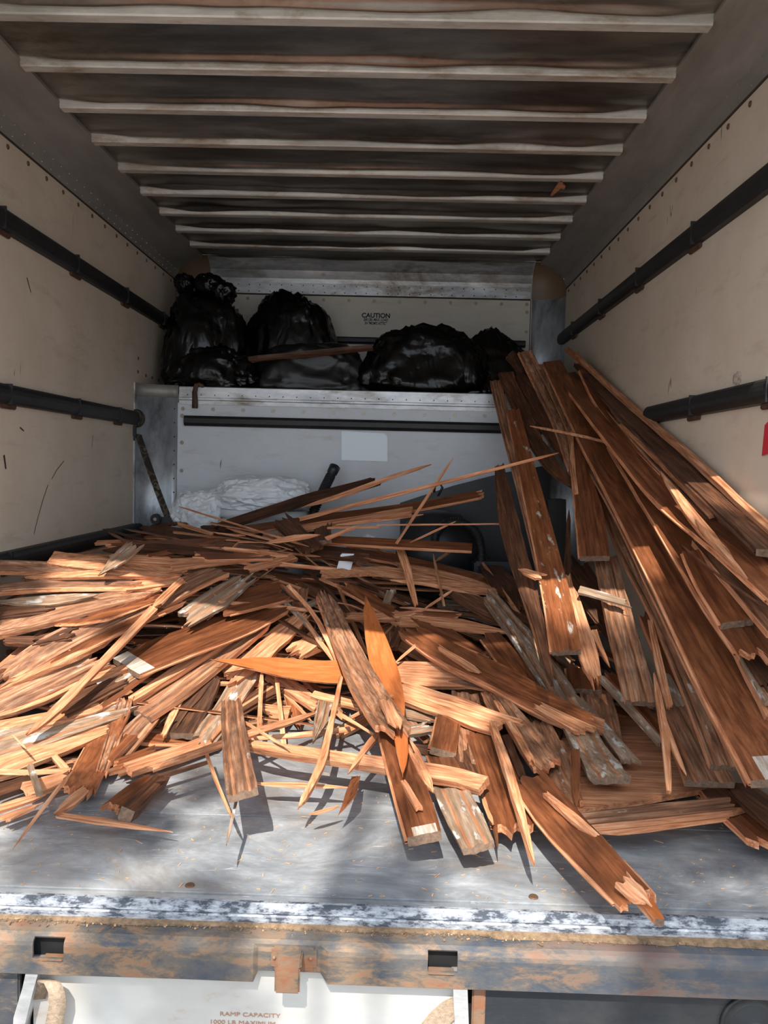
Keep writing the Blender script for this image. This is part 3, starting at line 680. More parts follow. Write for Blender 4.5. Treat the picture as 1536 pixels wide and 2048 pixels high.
# ratchet strap from the rail to the pile
rs = empty('ratchet_strap', P(268, 850, y=2.62)); tag(rs, 'camouflage tie-down strap slanting from the rail end down to the pile', 'strap')
T0 = P(276, 868, y=2.60); T1 = P(344, 1056, y=2.38)
b = bmesh.new(); prev = None
for i in range(13):
    t = i/12; c = T0.lerp(T1, t)+Vector((0, .0, -.012*math.sin(math.pi*t))); a = [b.verts.new(c+Vector((-.019, 0, .003))), b.verts.new(c+Vector((.019, 0, -.003)))]
    if prev: b.faces.new((prev[0], a[0], a[1], prev[1]))
    prev = a
solidify(b, geom=b.faces[:], thickness=.003); child(mobj('webbing', b, 'camo'), rs)
b = bmesh.new(); c0 = P(270, 832, y=2.62)
for k, (dx, r_) in enumerate(((-.012, .040), (.0, .043), (.012, .041))):
    ring = [Vector((-W+.004+.85*r_*math.cos(a), c0.y+dx*2.0, 1.106+r_*math.sin(a))) for a in [i*math.pi/8-math.pi/2 for i in range(9)]]
    tube(b, ring, .006, 6)
child(mobj('rail_wrap', b, 'camo', None, True), rs)
b = bmesh.new(); tube(b, [P(x, y, y=2.60) for x, y in ((266, 848), (262, 862), (268, 872), (268, 880), (262, 882), (258, 876))], [.008, .010, .008, .006, .006, .004], 8); child(mobj('hook', b, 'black', None, True), rs)
b = bmesh.new(); box(b, c0.x-.016, c0.x+.016, 2.585, 2.60, P(0, 866, y=2.6).z, P(0, 846, y=2.6).z, .003); child(mobj('ratchet_buckle', b, 'darkplastic'), rs)
# small white things in the pile
crumple('plastic_bag', 'tiny white crumpled scrap showing between boards right of the bin', P(738, 1077, y=2.0), (.03, .03, .02), 1.1, 'white', 3, gkind='plastic scrap')
# ------------------------------------------------------------------ ground and the tree that shades the truck
g = boxo('ground', (-14, 14, -16, 8, -.95, -.9), 'ground'); tag(g, 'grey asphalt around the truck, seen only below the bumper', kind='structure')
# ------------------------------------------------------------------ the wood
def smooth(t): t = max(0, min(1, t)); return t*t*(3-2*t)
TB = [(-1.18, .45, .8, .55), (-.8, .5, .85, .55), (-.5, .75, .9, .52), (-.2, 1.02, 1.0, .5), (.1, 1.08, 1.1, .46), (.4, .9, 1.25, .42), (.7, .75, 1.4, .38), (1.18, .6, 1.4, .38)]
def pile(x, y):
    x = max(-1.179, min(1.179, x))
    for a, b_ in zip(TB, TB[1:]):
        if x <= b_[0]:
            t = (x-a[0])/(b_[0]-a[0]); yf, w_, H_ = (a[k]+(b_[k]-a[k])*t for k in (1, 2, 3)); break
    return H_*smooth((y-yf)/w_)*(1+.11*smooth((y-1.5)/.8)*smooth((.4-x)/.35)-.1*smooth((y-2.3)/.4))
def fan(x, y): return .07+1.28*max(0, (y-.40)/2.33)**1.12
def hit(px, py, surf, lift, xm=1.13):
    q = hit0(px, py, surf, lift)
    if q.x > xm: q = P(px, py, x=xm)
    if q.x < -1.15: q = P(px, py, x=-1.15)
    return q
def hit0(px, py, surf, lift):
    if isinstance(lift, tuple):
        k, v = lift; return P(px, py, **{k: v})
    if not isinstance(surf, str): return P(px, py, z=surf+lift)
    fn = pile if surf == 'p' else fan
    d = ray(px, py); t = .7; st = .03; last = None
    while t < 6:
        q = CAM+d*t
        if q.z <= fn(q.x, q.y)+lift:
            a, b_ = t-st, t
            for _ in range(18):
                m_ = (a+b_)/2; q = CAM+d*m_
                if q.z <= fn(q.x, q.y)+lift: b_ = m_
                else: a = m_
            return CAM+d*b_
        if q.y > 2.66: return P(px, py, y=2.66)
        t += st
    return CAM+d*3
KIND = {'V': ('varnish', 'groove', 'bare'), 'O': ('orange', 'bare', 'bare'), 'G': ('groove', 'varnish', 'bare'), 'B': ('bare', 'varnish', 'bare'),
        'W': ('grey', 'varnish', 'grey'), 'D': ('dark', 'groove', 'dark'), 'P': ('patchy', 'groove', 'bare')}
ORDER = 0
def mesh_board(C, Ws, th, nrm, kind, ends, rnd, paint=''):
    """C: centre-line points (top face), Ws: widths, nrm: face normal. returns object matrix + mesh"""
    N = len(C)-1
    X = (C[-1]-C[0]).normalized(); Zl = (nrm-X*nrm.dot(X)).normalized(); Y = Zl.cross(X)
    Mx = Matrix(((X.x, Y.x, Zl.x, C[0].x), (X.y, Y.y, Zl.y, C[0].y), (X.z, Y.z, Zl.z, C[0].z), (0, 0, 0, 1))); Mi = Mx.inverted()
    wm = max(Ws); K = 10 if wm > .045 else (6 if wm > .02 else 2)
    e0, e1 = ends[0], ends[1]
    bm = bmesh.new(); tops = []; bots = []
    def jag(e, j, wl):
        if e == 'c': return rnd.uniform(-.0015, .0015)
        base = (.75 if e == 'b' else .6)*wl
        return base*(rnd.random()**1.6)*(1.5 if rnd.random() < .15 else 1)-.15*wl
    ja = [jag(e0, j, wm) for j in range(K+1)]; jb = [jag(e1, j, wm) for j in range(K+1)]
    if K >= 6:   # saw-tooth character for broken ends
        for J, e in ((ja, e0), (jb, e1)):
            if e == 'b':
                sl = rnd.uniform(-.6, .6)*wm
                for j in range(K+1): J[j] += sl*(j/K-.5)
                for j in range(1, K, 2): J[j] *= .35
    seed = rnd.uniform(0, 99)
    rough = kind in 'BDW' or min(wm, 1) < .03
    for i in range(N+1):
        t = (C[min(i+1, N)]-C[max(i-1, 0)]).normalized(); n_ = (nrm-t*nrm.dot(t)).normalized(); b_ = n_.cross(t)
        tr, br = [], []
        for j in range(K+1):
            s = j/K-.5; w_ = Ws[i]; off = 0
            ed = noise.noise(Vector((i*.9, s*3, seed)))*(.14 if rough else .03)*w_ if j in (0, K) else 0
            if kind in 'GWP' and K == 10 and j in (2, 3, 7, 8): off = -.005
            if kind == 'B' and K >= 6: off = .0025*noise.noise(Vector((i*.3, j*1.7, seed)))
            sh = 0
            if i == 0: sh = -ja[j]
            if i == N: sh = jb[j]
            p = C[i]+b_*(s*w_+ed)+n_*off+t*sh
            tk = th*(1 if j not in (0, K) or kind == 'B' else .93)
            sh2 = sh*(.8 if abs(sh) > .004 else 1)
            q = C[i]+b_*(s*w_*.98+ed*.6)-n_*tk+t*sh2
            if rough: q += n_*th*.3*noise.noise(Vector((i*.7, s*4, seed+7)))
            if (i == 0 and e0 == 'p') or (i == N and e1 == 'p'): q = q.lerp(p, .6)
            tr.append(bm.verts.new(Mi @ p)); br.append(bm.verts.new(Mi @ q))
        tops.append(tr); bots.append(br)
    def F_(vs, mi):
        f_ = bm.faces.new(vs); f_.material_index = mi
    for i in range(N):
        for j in range(K):
            F_((tops[i][j], tops[i+1][j], tops[i+1][j+1], tops[i][j+1]), 4 if (paint == '<' and i == 0) or (paint == '>' and i == N-1 and 1 < j < K-1) else (5 if kind in 'GW' and K == 10 and j in (2, 7) else 0))
            F_((bots[i][j], bots[i][j+1], bots[i+1][j+1], bots[i+1][j]), 1)
        F_((tops[i][0], bots[i][0], bots[i+1][0], tops[i+1][0]), 2); F_((tops[i][K], tops[i+1][K], bots[i+1][K], bots[i][K]), 2)
    for j in range(K):
        F_((tops[0][j], tops[0][j+1], bots[0][j+1], bots[0][j]), 3 if e0 == 'c' and kind != 'B' else 2); F_((tops[N][j], bots[N][j], bots[N][j+1], tops[N][j+1]), 3 if e1 == 'c' and kind != 'B' else 2)
    if kind in 'VPD' and K == 10 and th > .012:   # tongue along one long edge of a floorboard
        tg = []
        for i in range(N+1):
            t = (C[min(i+1, N)]-C[max(i-1, 0)]).normalized(); n_ = (nrm-t*nrm.dot(t)).normalized(); b_ = n_.cross(t)
            e = C[i]+b_*(-.5*Ws[i]); row = [bm.verts.new(Mi @ (e+b_*dx-n_*dz)) for dx, dz in ((.001, th*.35), (-.006, th*.37), (-.006, th*.62), (.001, th*.65))]
            if tg:
                for k in range(3): F_((tg[k], row[k], row[k+1], tg[k+1]), 2)
            tg = row
    bmesh.ops.recalc_face_normals(bm, faces=bm.faces[:])
    me = bpy.data.meshes.new('board'); bm.to_mesh(me); bm.free()
    ks = KIND[kind]
    for m_ in ks: me.materials.append(M[m_])
    me.materials.append(M['endgrain']); me.materials.append(M['paint']); me.materials.append(M['raw'])
    return Mx, me
def catmull(pts, ws, n):
    out = []; wo = []; m_ = len(pts)-1
    for i in range(n+1):
        s = i/n*m_; k = min(int(s), m_-1); t = s-k
        p0, p1, p2, p3 = pts[max(k-1, 0)], pts[k], pts[k+1], pts[min(k+2, m_)]
        out.append(.5*((2*p1)+(p2-p0)*t+(2*p0-5*p1+4*p2-p3)*t*t+(-p0+3*p1-3*p2+p3)*t**3)); wo.append(ws[k]+(ws[k+1]-ws[k])*t)
    return out, wo
def fac(v, ax, eps=.01):
    """pixels per metre of vector v at point, perpendicular to image direction ax"""
def board(spec):
    global ORDER
    kind, ends, surf, th, label, pts, *xm = [s.strip() for s in spec.split('|')]; xm = float(xm[0]) if xm else 1.13
    th = float(th); rnd = random.Random(label+pts); ORDER += 1
    if surf not in 'pf': surf = float(surf)
    raw = []
    for p in pts.split(';'):
        a = p.split(','); lf = .02+ORDER*.00035 if surf == 'p' else .004+ORDER*.0003
        if len(a) > 3: lf = (a[3][0], float(a[3][1:])) if a[3][0] in 'xyz' else lf+float(a[3])
        raw.append((float(a[0]), float(a[1]), float(a[2]), lf))
    pos = [hit(a, b_, surf, l_, xm) for a, b_, _, l_ in raw]
    X = (pos[-1]-pos[0]).normalized(); mid = (pos[0]+pos[-1])/2; tc = (CAM-mid).normalized()
    h = Vector((0, 0, .85))+tc*.55+Vector((rnd.uniform(-.25, .25), 0, 0))
    if surf == 'f': h = Vector((0, -.35, .8))+tc*.3+Vector((rnd.uniform(-.12, .12), 0, 0))
    if not isinstance(surf, str): h = Vector((0, 0, 1))
    if max(r[2] for r in raw) < 13 and surf in ('p', 'f'): h = tc+Vector((0, 0, .15))
    nrm = (h-X*h.dot(X)).normalized()
    ws = []
    for i, p in enumerate(pos):
        a, b_ = pos[max(i-1, 0)], pos[min(i+1, len(pos)-1)]
        t = (b_-a).normalized(); y_ = nrm.cross(t).normalized(); ia = (proj(b_)-proj(a)).normalized(); iv = (proj(p+y_*.01)-proj(p))*100
        k = abs(iv.x*ia.y-iv.y*ia.x); ws.append(min(raw[i][2]/max(k, 180), .16))
    L = (pos[-1]-pos[0]).length; n = max(4, min(16, int(L/.07))) if len(pos) > 2 else max(4, min(10, int(L/.1)))
    C, Ws = catmull(pos, ws, n)
    if ends[0] == 'p': Ws[0] *= .3
    if ends[1] == 'p': Ws[-1] *= .3
    if len(ends) > 2:  # explicit sideways lean of the face
        pass
    mx, me = mesh_board(C, Ws, th, nrm, kind[0], ends, rnd, kind[1:])
    wmean = sum(Ws)/len(Ws); nm = 'floorboard' if wmean > .03 else 'wood_splinter'
    o = link(nm, me); o.matrix_world = mx
    tag(o, label, 'board' if nm == 'floorboard' else 'splinter'); return o
DATA = """
D|bb|p|.018|long dark board rising behind the bin to a broken upper end|440,1052,14,y2.2;600,1000,18,y2.3;745,962,15,y2.4
B|pp|p|.008|pale splinter rising right to a point beside the hose cuff|610,1013,7,y2.2;700,985,11,y2.2;780,955,8,y2.2;862,929,5,y2.2
B|bp|p|.010|longest pale splinter, slanting up right across the leaning boards|600,1038,8,y2.1;1116,906,5,y1.45
V|bb|p|.014|long brown strip under the longest pale splinter, blunt right end|470,1062,14,y2.15;600,1042,15,y2.1;815,1014,16,y2.0;956,988,14,y1.95
B|bb|p|.012|brown stick with knotty blunt end below the two long strips|560,1062,12,y2.05;690,1042,12,y2;820,1020,14,y1.95
B|pp|p|.008|short pale stick just left of the dark vacuum body|672,1050,6,y1.95;760,1040,6,y1.95;847,1029,5,y1.95
B|cc|p|.004|very thin straight pale stick over the dark vacuum body|754,1050,3,y1.9;1001,1048,3.5,y1.8
B|cp|p|.006|thin stick standing steeply with its tip above the dark sheet|793,1087,5,y1.8;850,1000,6,y1.85;907,915,5,y1.9
B|pp|p|.004|thin grey stick crossing the arched hose|818,1086,4,y1.85;911,1043,4,y1.85
V|bc|p|.015|dark brown strip lying level below the arched hose|640,1077,14,y1.9;800,1086,16,y1.85;944,1094,15,y1.8
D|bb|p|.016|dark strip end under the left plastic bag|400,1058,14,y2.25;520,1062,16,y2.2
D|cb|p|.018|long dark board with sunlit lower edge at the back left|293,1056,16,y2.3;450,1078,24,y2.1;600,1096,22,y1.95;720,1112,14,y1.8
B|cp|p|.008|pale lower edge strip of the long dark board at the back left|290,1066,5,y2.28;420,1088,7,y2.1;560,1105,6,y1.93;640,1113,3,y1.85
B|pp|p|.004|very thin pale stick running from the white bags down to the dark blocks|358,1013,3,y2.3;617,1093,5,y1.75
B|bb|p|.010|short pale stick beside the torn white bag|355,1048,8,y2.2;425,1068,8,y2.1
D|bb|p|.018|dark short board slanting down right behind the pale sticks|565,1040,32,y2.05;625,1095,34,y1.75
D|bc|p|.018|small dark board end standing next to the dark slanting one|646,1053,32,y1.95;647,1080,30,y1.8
B|bp|p|.008|pale stick crossing right of the small dark board end|655,1076,9,y1.78;717,1052,6,y1.85
B|pp|p|.010|pale pointed strip over the dark slanting short board|534,1086,8,y1.72;590,1076,12,y1.72;636,1070,8,y1.72
B|bb|p|.008|short level pale stick under the vacuum side|655,1056,5,y1.9;757,1054,5,y1.9
V|bb|p|.014|brown strip behind the salmon end, left rear|230,1092,12;400,1085,14;520,1100,12
B|bb|p|.012|pale brown board behind the row at the left rear|235,1116,16;345,1123,16
V|bb|p|.012|reddish stick rising right in the left rear row|300,1112,10;447,1080,8
D|pb|p|.014|dark strip from the left rear under the pale sticks|215,1100,10;330,1094,14;470,1110,12
V|bb|p|.015|long dark brown strip running right behind the centre|640,1097,14;800,1118,18;980,1163,12
D|pp|p|.012|dark tapering strip left of the grey leaning boards|812,1116,8;900,1138,12;986,1156,6
B|bb|p|.012|pale strip above the long shadowed splinter, right of centre|800,1132,12;900,1152,14;975,1172,8
B|bb|p|.010|pale strip pointing to the white plastic scrap|447,1098,10;520,1106,12;575,1113,8
B|bc|p|.014|short fresh stick with square end above the sunlit heap|498,1136,12;590,1112,14
V|bb|p|.014|brown board strip behind the fresh square ended stick|400,1111,16;530,1109,16
B|bp|p|.010|stick behind the white plastic scrap at left|560,1128,9;700,1142,6
G|cb|p|.018|grooved board end entering at the left edge, topmost of the level row|-30,1131,22;80,1133,22;165,1142,12
B|cp|p|.016|pale board with square left end, topmost in the left rear row|100,1116,24;200,1126,26;280,1137,20;356,1141,5
B|cp|p|.014|bright split board end lying level behind the sunlit heap|338,1127,22;420,1120,16;535,1108,8
W|bp|p|.008|curled grey shaving standing up in the left rear row|264,1092,26,.05;235,1118,26,.05;205,1143,4,.04
B|pp|p|.012|long bright level splinter below the curled shaving|58,1153,6;200,1146,16;356,1150,10
G|bb|p|.016|brown level board second from top at the left edge|-20,1178,16;120,1166,22;265,1163,12
B|pb|p|.010|thin level strip with ragged left tip at the left edge|5,1183,8;160,1178,10;320,1178,8
B|bb|p|.010|short bright scrap at the right end of the level row|268,1170,16;358,1158,18
W|pp|p|.010|greyish torn strip at the left edge below the level row|-10,1203,6;100,1199,20;182,1190,8
D|bb|p|.014|dark board end in shade at the left edge|-30,1226,18;92,1213,16
V|pb|p|.014|orange faced board wedge between weathered boards at the left|108,1246,8;200,1224,32;306,1194,14
D|pp|p|.010|dark thin strip at the left edge under the long sunlit board|-20,1266,8;90,1252,10;175,1230,5
G|cp|p|.020|long sunlit grooved board pointing up right from the left edge|-30,1262,30;120,1222,36;220,1198,32;312,1180,14
V|bb|p|.018|varnished board under the diagonal square stick|100,1310,30;200,1262,36;310,1212,34
G|bc|p|.020|grooved board with knotty grey end beside the leaning square stick|318,1206,26;380,1163,34;440,1138,28
W|bb|p|.016|ragged grey board scrap next to the knotty end|375,1232,34;430,1198,46;482,1160,30
V|bb|p|.016|wide varnished board hidden behind the grey scrap|440,1212,40;560,1180,44
G|bb|p|.020|broad grooved board ending broken at the left edge|10,1352,40;130,1276,46;300,1200,36
B|bp|p|.014|pale torn board layer lying on the broad grooved board|30,1352,22;140,1300,40;240,1262,8
D|bb|p|.014|dark scrap at the left edge among the lower boards|10,1279,14;66,1280,16
D|bb|p|.016|dark broken scrap under the broad grooved board|78,1278,16;140,1264,18
B|bp|p|.012|small torn stick under the varnished board at the left|120,1273,8;225,1230,5
G|bb|p|.018|long grooved brown board below the broad one at the left|-30,1415,36;70,1372,40;180,1318,30
G|bb|p|.014|narrow weathered strip under the long grooved brown board|-10,1424,12;100,1380,14;210,1328,12
B|bb|p|.014|pale strip running to the torn splinter at the lower left|-20,1432,12;70,1404,13;160,1364,12;255,1332,12
B|bp|p|.012|sunlit split strip curving across the lower left|-20,1456,24;110,1434,26;230,1402,14
V|bb|p|.018|brown board with splintered end pointing down left of centre|300,1330,24;240,1372,26;200,1408,20
W|cb|p|.018|short board with grey painted end left of the long plank|204,1376,34;270,1343,28
B|bb|p|.010|thin torn strip below the grey painted end|195,1420,8;250,1370,12;300,1340,10
D|bb|p|.018|dark board underneath the lower left boards|120,1418,30;230,1360,30
D|bb|p|.018|dark upright board in the gap left of the pale ended board|345,1440,30;420,1345,28
G|cp|p|.020|long grooved board ending in a curled pale lip|278,1424,46;350,1375,48;450,1300,38;545,1232,16
B|cb|p|.020|narrow board alongside the curled pale lip, above it|262,1398,14;400,1310,16;540,1226,12
V<|cb|p|.020|broad varnished plank with grey painted end, crossing the left heap|252,1332,50;330,1298,58;400,1272,60;470,1246,58;545,1212,40
B|cp|p|.014|long square stick leaning diagonally over the left heap, upper piece|366,1158,12,.05;335,1186,12,.07;305,1214,12,.08
B|cp|p|.016|long pale square stick slanting down left over the left heap|308,1214,15,.09;190,1338,15,.10;110,1420,15,.08;56,1466,10,.05
W|bb|p|.020|wide sunlit board with split lower edge at the left edge|-40,1500,52;60,1474,50;160,1440,40;255,1418,24
B|bb|p|.018|lowest broad sunlit board at the left edge|-40,1545,40;60,1512,38;140,1484,26;220,1455,12
V|bb|p|.020|standing brown board with fibrous broken foot at the lower left|228,1440,42;192,1510,56;162,1572,60
G|bb|p|.018|brown board behind the fibrous broken foot|250,1400,30;232,1460,30;205,1540,24
G|bc|p|.020|chunky grooved board end left of the pale ended one|300,1432,34;258,1476,46;228,1512,44
D|bc|p|.022|dark board ending in a pale sawn edge left of centre|418,1355,40;388,1412,52;358,1466,58
B|bb|p|.012|slim torn strip along the left side of the pale sawn edge|370,1380,8;345,1430,14;328,1468,10
V|bb|p|.022|dark broken block end with black stain, lower left|240,1528,24;305,1505,26
B|cb|p|.020|sunlit beam end beside the black stained block|256,1534,22;330,1510,24;412,1482,22
D|pb|p|.012|dark thin strip low over the floor left of centre|252,1566,8;320,1552,12;416,1524,8
V|bb|p|.020|brown board foot touching the floor, second from the square beam|232,1608,28;270,1580,32;310,1556,30
D|cb|p|.034|square beam end resting on the bare floor, lower left|258,1618,26,.02;292,1584,27,.02;325,1552,24,.02
B|bp|p|.014|splintered strip at the pile foot left of the two beams|172,1578,18;140,1604,20;112,1624,6
B|bp|0|.006|thin splinter lying flat on the floor at the lower left|122,1629,8,.008;200,1640,10,.008;338,1662,3,.008
B|pp|p|.006|long slender pointed splinter leaning out onto the floor, lower left|147,1540,7,.10;90,1610,8,.06;27,1696,3,.004
B|bb|p|.012|pale stick end at the left edge near the floor|-20,1543,11;60,1545,11;136,1540,9
D|bc|p|.020|dark rounded stick end at the left edge by the floor|-10,1583,20;64,1558,22
B|cb|p|.022|thick sunlit block lying at the pile foot, far left|55,1578,26;90,1566,25;128,1556,24
W|bb|p|.010|small pale upright chip leaning on the thick sunlit block|60,1530,13,.04;78,1584,15,.03
B|bp|p|.008|bright flat shaving at the left edge by the floor|-20,1622,12;40,1602,14;82,1590,6
B|bp|0|.006|bright torn chip on the floor at the left edge|8,1636,14,.008;78,1608,5,.008
B|pp|p|.006|thin chip crossing the split lit board at the left edge|26,1470,4,.05;53,1498,5,.05
B|bb|p|.014|warped shaving sticking from the dark gap at the lower left|108,1510,12;132,1537,14
V|bb|p|.016|reddish strip between the lower left beams|215,1520,16;262,1470,18
B|bb|p|.020|two edged fresh board climbing right of the curled pale lip|465,1348,38;520,1308,40;562,1268,36;600,1232,24
W|bb|p|.020|grey and orange board with broken foot under the fresh board|500,1342,40;455,1408,44;410,1476,44
B|bp|p|.016|pale edge strip along the grey and orange board|515,1348,12;480,1400,14;424,1478,12
D|bb|p|.018|dark board in the gap below the orange blade|470,1420,24;560,1366,26
B|bb|p|.010|thin brown strip in the dark gap below the orange blade|466,1425,8;555,1370,9
B|pc|p|.008|upright square stick below the tip of the orange blade|524,1336,9,.06;521,1400,9,.04;518,1456,9,.02
B|bb|p|.018|fresh chunk with torn corner in the gap below the orange blade|535,1344,24;580,1372,28;632,1408,22
B|bc|p|.020|small fresh wedge block in the central hollow|540,1422,26;578,1426,28
B|bb|p|.014|flat fresh chip above the orange blade|596,1300,30;634,1272,32
V|bb|p|.012|flat brown chip beside the fresh flat chip|605,1308,12;668,1280,16
D|bc|p|.022|short grey square stick end right of the upright orange blade|786,1292,18;806,1248,20
B|bp|p|.008|pale stick from the centre towards the sunlit heap|440,1204,7;540,1212,9;648,1224,5,.02
W|bb|p|.010|grey narrow strip crossing above the centre board top|560,1196,9;600,1235,10;640,1278,8,.03
B|bp|p|.008|long narrow splinter down the left side of the centre board|575,1170,7,.03;625,1225,9,.05;660,1290,10,.06;696,1368,8,.05
B|pb|p|.012|brown splinter passing under the centre board|600,1225,8;650,1296,10,.03;700,1360,12,.03
W|bp|p|.010|grey splinter at the top of the sunlit heap|606,1215,12;634,1203,12
V|bb|p|.014|brown board scrap behind the orange upright blade|690,1172,18;740,1198,22;785,1226,20
B|bp|p|.014|torn fresh strip right of the orange upright blade|700,1230,12;780,1232,16;850,1220,6
B|bb|p|.010|upright broken stick with forked foot in the middle distance|797,1088,14,.07;812,1130,17,.06;822,1170,14,.05;832,1209,8,.03
B|bp|p|.014|long shadowed pointed splinter reaching to the grey leaning boards|648,1146,12;770,1141,16;920,1172,17;1072,1190,4
B|pp|p|.008|thin splinter crossing low behind the shadowed pointed one|780,1160,6;860,1170,7;960,1192,5
B|pp|p|.006|thin level splinter tip right of the sunlit heap|800,1215,6;916,1224,3
B|pp|p|.006|short slanting splinter above the dark triangular board|850,1217,5;906,1180,5,.03
V|bb|p|.014|brown strip with broken end under the forked stick foot|850,1230,14;910,1234,16
W|cb|p|.012|small pale blue grey strip in the shaded middle|772,1205,16;782,1180,16
B|pb|p|.006|thin vertical stick in the shade left of the leaning boards|866,1107,5,.04;888,1210,5,.02
B|pp|p|.006|short bright stick in the shade beside the hose|872,1122,5;906,1099,6,.03
V|bb|p|.018|brown board at the foot of the pile behind the cut blocks|880,1500,52;900,1552,52
D|bb|p|.018|dark board end under the grooved cut block|935,1500,60;958,1552,52
G|cc|p|.020|grooved grey brown cut block, right of the pair|930,1384,50;942,1455,58;951,1528,62
V|bc|p|.022|short brown block with pale furry sawn end|899,1436,48,.02;892,1475,52,.02;887,1500,54,.02
B|bc|p|.014|narrow fresh board showing between cut block and dark gap|968,1384,14;990,1422,24
W|bb|p|.012|whitish paper-like wood scrap near the two cut blocks|806,1420,28;870,1432,24
W|bb|p|.014|weathered grey twisted scrap beneath the whitish one|806,1464,16;860,1452,24
D|bb|p|.012|dark torn scrap left of the short brown block|800,1490,14;858,1500,18
V|bb|p|.020|reddish board on the floor with chewed end, right of centre|965,1470,60;1000,1560,72;1028,1650,78
G|bb|p|.018|wide faded board behind the plywood left edge|1065,1440,60;1100,1520,72;1128,1600,70
D|bb|p|.020|short dark board with square end under the rough square beam|1080,1420,50;1106,1466,62
W|cc|.085|.012|broad flat plywood-like sheet lying at the lower right|1080,1520,30;1240,1500,30
G|bb|.030|.018|long weathered board lying along the front of the sheet|1165,1638,26;1310,1622,30;1462,1606,28
B|pb|.012|.010|pale torn lower edge board in front of the sheet|1190,1662,8;1320,1648,12;1456,1630,10
V|bp|p|.016|thin dark blade of wood standing on the sheet|1150,1500,20,.05;1152,1560,18,.03;1152,1610,5,.01
V|bb|p|.020|grooved brown board under the wedge at the right of centre|980,1270,36;1020,1320,42;1062,1372,40
D|bb|p|.018|dark board in the shade at the foot of the leaning boards|965,1116,20;1005,1160,44;1045,1216,20
B|bb|p|.010|pale split edge of the shaded dark board|962,1120,5;1000,1176,8;1046,1240,8
W|bc|p|.022|long grey board with square sawn end pointing to the lower right|978,1190,26,.04;1060,1292,42,.04;1130,1400,50,.04;1180,1490,58,.04;1220,1552,64,.04
W|pb|p|.014|narrow grey strip with frayed end beside the long grey board|1150,1388,12,.04;1205,1452,18,.04;1258,1518,28,.03
G|cb|p|.016|pale grooved board standing behind the long grey board|1190,1384,60;1205,1440,62;1222,1510,50
V|bc|p|.020|short brown grooved end block right of centre|1163,1335,60,.02;1170,1378,66,.02
G|bb|p|.020|grooved board with worn pale spots ending above the reddish board|995,1390,26,.03;1040,1452,46,.03;1075,1500,56,.03;1094,1524,58,.03
B|bb|p|.014|split fresh strip on the left side of the board with pale spots|992,1402,8,.035;1030,1462,14,.035;1062,1518,12,.035
D|pp|p|.018|dark pointed wedge of board in the shaded middle|898,1184,10;980,1216,40;1050,1250,28;1106,1281,3
B|bp|p|.012|pale strip below the dark pointed wedge|800,1240,18;900,1246,22;1010,1264,10
V|pb|p|.016|dark varnished triangle right of the upright orange blade|832,1238,26;895,1268,26;958,1302,3
B|pp|p|.006|short pale stick above the bright broad chip|790,1326,5,.03;850,1274,7,.05
B|bb|p|.018|bright broad fresh board right of the orange upright blade|785,1342,44;860,1348,46;950,1354,34
G|pp|p|.014|dark strip under the rough square beam|905,1362,10;975,1372,14;1036,1390,5
B|bb|p|.018|fresh brown board with blackened right end|795,1378,36,.03;890,1408,44,.03;998,1446,42,.03
V|bb|p|.040|rough square beam slanting down right with fresh split side|828,1262,34,.05;900,1306,44,.06;1000,1352,48,.06;1080,1398,46,.06;1170,1440,34,.06
B|bb|p|.016|fresh split piece at the lower end of the rough square beam|1080,1412,16,.06;1125,1436,20,.06;1166,1456,26,.06
B|bp|p|.010|torn sliver peeling from the rough square beam|880,1295,8,.07;960,1345,14,.07
V|bb|p|.010|reddish shaving at the foot of the shaded leaning board|1050,1372,16;1115,1382,18
B|bp|p|.018|long pointed splinter standing on the floor, centre right|985,1442,10,.04;1012,1520,16,.05;1042,1620,15,.03;1068,1722,4,.004
D|bb|p|.010|black strip in the gap beside the long standing splinter|1012,1470,14;1045,1552,14
W|bc|p|.018|smooth faded board lying on the floor with square end|894,1555,66;925,1625,66;957,1688,64
B|pp|p|.016|slim fresh strip beside the smooth faded board|965,1598,6;985,1645,10
B|pc|p|.022|long fresh square beam crossing the centre near the floor|478,1482,8,.02;560,1496,20,.03;760,1524,24,.03;900,1548,27,.03;966,1566,28,.03
B|bb|p|.012|brown strip just above the left end of the long beam|480,1478,6;600,1470,12;700,1458,10
B|bp|p|.010|sunlit slim stick crossing left of the long beam|305,1534,12,.05;400,1502,13,.06;520,1460,13,.05;634,1424,10,.03
B|pp|p|.006|bright thin stick sloping down right over the white light patch|472,1434,6,.05;525,1466,7,.05;577,1497,5,.04
B|cc|p|.014|short square stick near the centre board|624,1387,13,.05;722,1411,13,.05
W|cp|p|.016|grey split wedge hanging over the floor in the centre|650,1402,30,.06;642,1440,24,.05;628,1478,6,.04
B|bp|p|.012|long upright stick standing on the floor in the centre|682,1352,8,.07;664,1440,11,.06;640,1530,17,.04;598,1612,7,.004
B|pp|p|.008|thin splinter sloping right towards the centre board|670,1422,9,.05;762,1478,3,.04
B|pp|p|.010|short splinter hanging from the left side of the centre board|760,1460,14,.05;728,1500,11,.04;698,1545,4,.02
B|cb|p|.008|small stick poking out left of the centre board|786,1390,6,.09;744,1412,8,.07;702,1435,6,.05
B|pp|0|.004|thin bright stick flat on the floor left of the chips|510,1566,6,.006;600,1569,9,.006;692,1574,4,.006
V|bp|0|.006|small pointed brown chip on the floor left of the centre board|712,1553,16,.01;702,1585,20,.02;682,1622,3,.004
B|pp|0|.004|tiny orange splinter flat on the bare floor, centre|620,1628,5,.004;676,1612,4,.004
G|bc|p|.020|upright faded board with clean square end over the floor|462,1400,40,.05;470,1490,54,.07;484,1582,64,.07
B|bp|p|.008|thin stick along the left of the upright faded board|404,1482,7,.03;432,1560,8,.02;466,1638,5,.004
